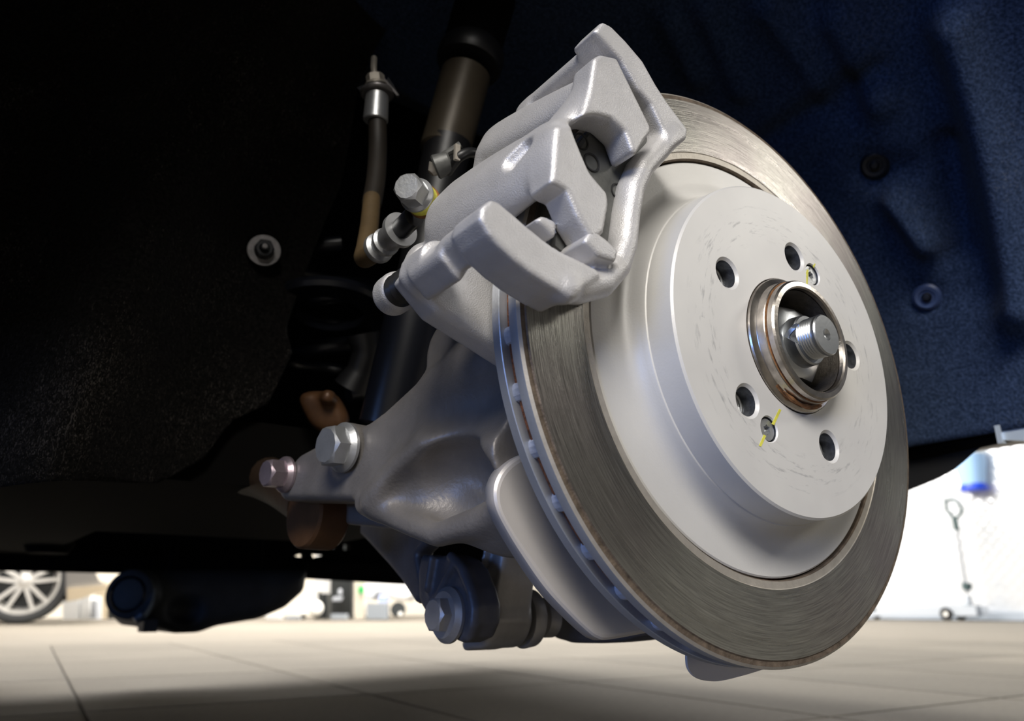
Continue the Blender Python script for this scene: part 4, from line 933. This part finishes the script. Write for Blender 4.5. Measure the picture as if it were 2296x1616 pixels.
for i in range(5):
    for s in (-1, 1):
        a = radians(18+72*i); a2 = a+s*radians(13); d0 = cos(a)*u_+sin(a)*v_; d1 = cos(a2)*u_+sin(a2)*v_; pd = unit(np.cross(w_, d1))
        i0 = wc+d0*.12*R_+w_*.10*R_+pd*s*.04*R_; i1 = wc+d1*.745*R_+w_*.09*R_
        MB().prism([i0-pd*.05*R_, i0+pd*.05*R_, i1+pd*.042*R_, i1-pd*.042*R_], -w_*.10*R_).build('spoke', 'alloy', fc, smooth=0)
MB().lathe([(0, .13*R_), (.10*R_, .13*R_), (.17*R_, .09*R_), (.17*R_, -.05*R_)], wc, wax, 30).build('hub_cap', 'alloy', fc)
bp0 = [at(x, y, tt+.02) for x, y in ((148, 1180), (148, 1330), (150, 1345), (180, 1340), (215, 1328), (238, 1318), (240, 1312), (222, 1300), (212, 1278), (205, 1180))]
MB().prism(bp0, (.1, 1.2, 0)).build('body_side', 'far_body', fc)
MB().prism([p+np.array([0, -.015, 0]) for p in [at(x, y, tt) for x, y in ((150, 1318), (236, 1312), (240, 1320), (180, 1343), (150, 1348))]], (.05, .6, 0)).build('sill_trim', 'far_cream', fc)
MB().prism([at(x, y, tt+.35) for x, y in ((-260, 1100), (150, 1100), (150, 1345), (-260, 1345))], (.1, .6, 0)).build('body_core', 'far_black', fc)
def upright(name, label, cat, x0, x1, ytop, ybase, mat, t, dep=.25, group=None, tap=0):
    q = [at(x0, ybase, t), at(x1, ybase, t), at(x1-tap, ytop, t), at(x0+tap, ytop, t)]
    o = MB().prism(q, FV*[1, 1, 0]*dep).build(name, mat, None, (q[0]+q[1])/2, 30); tag(o, label, cat, group); return o
def tbase(y): return CH/-(ray(1148, y)[2])
t88 = (ground(600, 1389)-EYE)@FV
upright('storage_cabinet', 'white storage cabinet beyond the silver car', 'cabinet', 140, 176, 1336, 1388, 'far_white', t88-.4)
upright('storage_cabinet', 'white storage cabinet right of the first, beside cream post', 'cabinet', 181, 202, 1336, 1388, 'far_white', t88-.4)
upright('gas_bottle', 'grey upright bottle between white cabinet and cream post', 'bottle', 202, 216, 1345, 1387, 'far_grey', t88-.5, .1, tap=3)
upright('cream_post', 'cream painted post beyond the silencer', 'post', 214, 242, 1305, 1387, 'far_cream', t88+.15, .1)
upright('tool_box', 'small dark toolbox at the foot of the cream post', 'box', 241, 260, 1366, 1387, 'far_black', t88-.6, .12)
upright('door_pillar', 'pale door pillar in the far bay above round white lamp', 'pillar', 706, 746, 1180, 1388, 'far_white', t88+.6)
ck = thing('dark_locker', 'tall black locker in the far bay with grey gear inside', 'locker', at(765, 1386, t88+.55))
MB().prism([at(x, y, t88+.55) for x, y in ((740, 1386), (788, 1386), (790, 1180), (744, 1180))], FV*[1, 1, 0]*.15).build('carcass', 'far_black', ck)
MB().lathe([(0, 0), (6*s_, 2*s_), (7*s_, 14*s_), (3*s_, 20*s_), (0, 21*s_)], at(762, 1335, t88+.45), up, 18).build('helmet_shell', 'far_grey', ck)
MB().box(at(757, 1342, t88+.45), (14*s_, .05, 3*s_), (RV, FV, UV)).build('shelf', 'far_grey', ck)
po = upright('sign_post', 'pale post with a green sign beside the white car', 'post', 795, 816, 1180, 1388, 'wall_cream', t88-.3, .08)
gs = MB().box(at(810, 1322, t88-.33), (7*s_, .02, 9*s_), (RV, FV, UV)).build('green_sign', 'far_green', None, at(810, 1322, t88-.33), 0); tag(gs, 'small green sign on the pale post', 'sign')
wcx = thing('white_car', 'white car in the far bay seen past the lower arm', 'car', at(870, 1386, t88))
q = Cast((-.8, -.6, -.1), (.9, .6, .9), .02, at(870, 1360, t88), np.array([RV, unit(FV*[1, 1, 0]), [0, 0, 1]])); TW = lambda p: [q.L(at(x, y, t88)) for x, y in p]
q.U(q.poly(TW([(815, 1250), (940, 1250), (920, 1310), (923, 1335), (915, 1348), (890, 1345), (870, 1334), (850, 1330), (838, 1345), (815, 1340)]), -.2, .5, 1, .05), .02)
link_mesh('body', q.mesh('whitecar', 2), 'far_white', wcx, smooth=180)
MB().lathe([(0, -.05), (18*s_, -.05), (21*s_, -.03), (21*s_, .05), (17*s_, .07), (0, .07)], at(893, 1366, t88-.1), -FV*[1, 1, 0], 32).build('tyre', 'far_black', wcx)
MB().lathe([(0, .0), (6*s_, .01), (5*s_, .03), (0, .035)], at(898, 1376, t88-.2), -FV*[1, 1, 0], 20).build('wheel_cap', 'lamp_white', wcx)
MB().box(at(860, 1342, t88-.18), (14*s_, .04, 8*s_), (RV, FV, UV)).build('wheel_arch', 'far_blue', wcx)
upright('grey_trolley', 'blurred grey equipment under the white car', 'trolley', 822, 866, 1352, 1388, 'base_grey', t88-.3, .2)
for (x, y, r), lab in (((708, 1364, 21), 'large round white lamp standing on the far floor'), ((716, 1321, 8), 'small round white lamp above the larger lamp'), ((680, 1373, 6), 'small white lamp low beside the large round lamp')):
    o = at(x, y, t88-.5); lm = thing('work_lamp', lab, 'lamp', o, 'round white work lamps in the far bay')
    MB().lathe([(0, -.8*r*s_)]+[(r*s_*sin(b), -r*s_*.8*cos(b)) for b in np.linspace(.2, pi/2, 8)]+[(r*s_*.9, .12*r*s_), (0, .12*r*s_)], o, FV*[1, 1, 0], 28).build('globe', 'lamp_white', lm)
    MB().prism([at(x+dx, yy, t88-.46) for dx, yy in ((-3, y), (3, y), (4, 1388), (-4, 1388))], FV*[1, 1, 0]*.03).build('stand', 'far_black', lm)
upright('motor_crate', 'dark crate behind the small upper lamp', 'crate', 716, 734, 1330, 1388, 'far_black', t88-.35, .2)
for i, (x0, x1, yt, mt, lab) in enumerate(((596, 626, 1378, 'far_white', 'low pale box on the far floor left of the lamps'), (640, 668, 1380, 'base_grey', 'low grey box on the far floor beside the small lamp'), (742, 775, 1376, 'base_grey', 'low grey box on the far floor before the dark locker'))):
    upright('low_box', lab, 'box', x0, x1, yt, 1388, mt, t88-.45, .15)
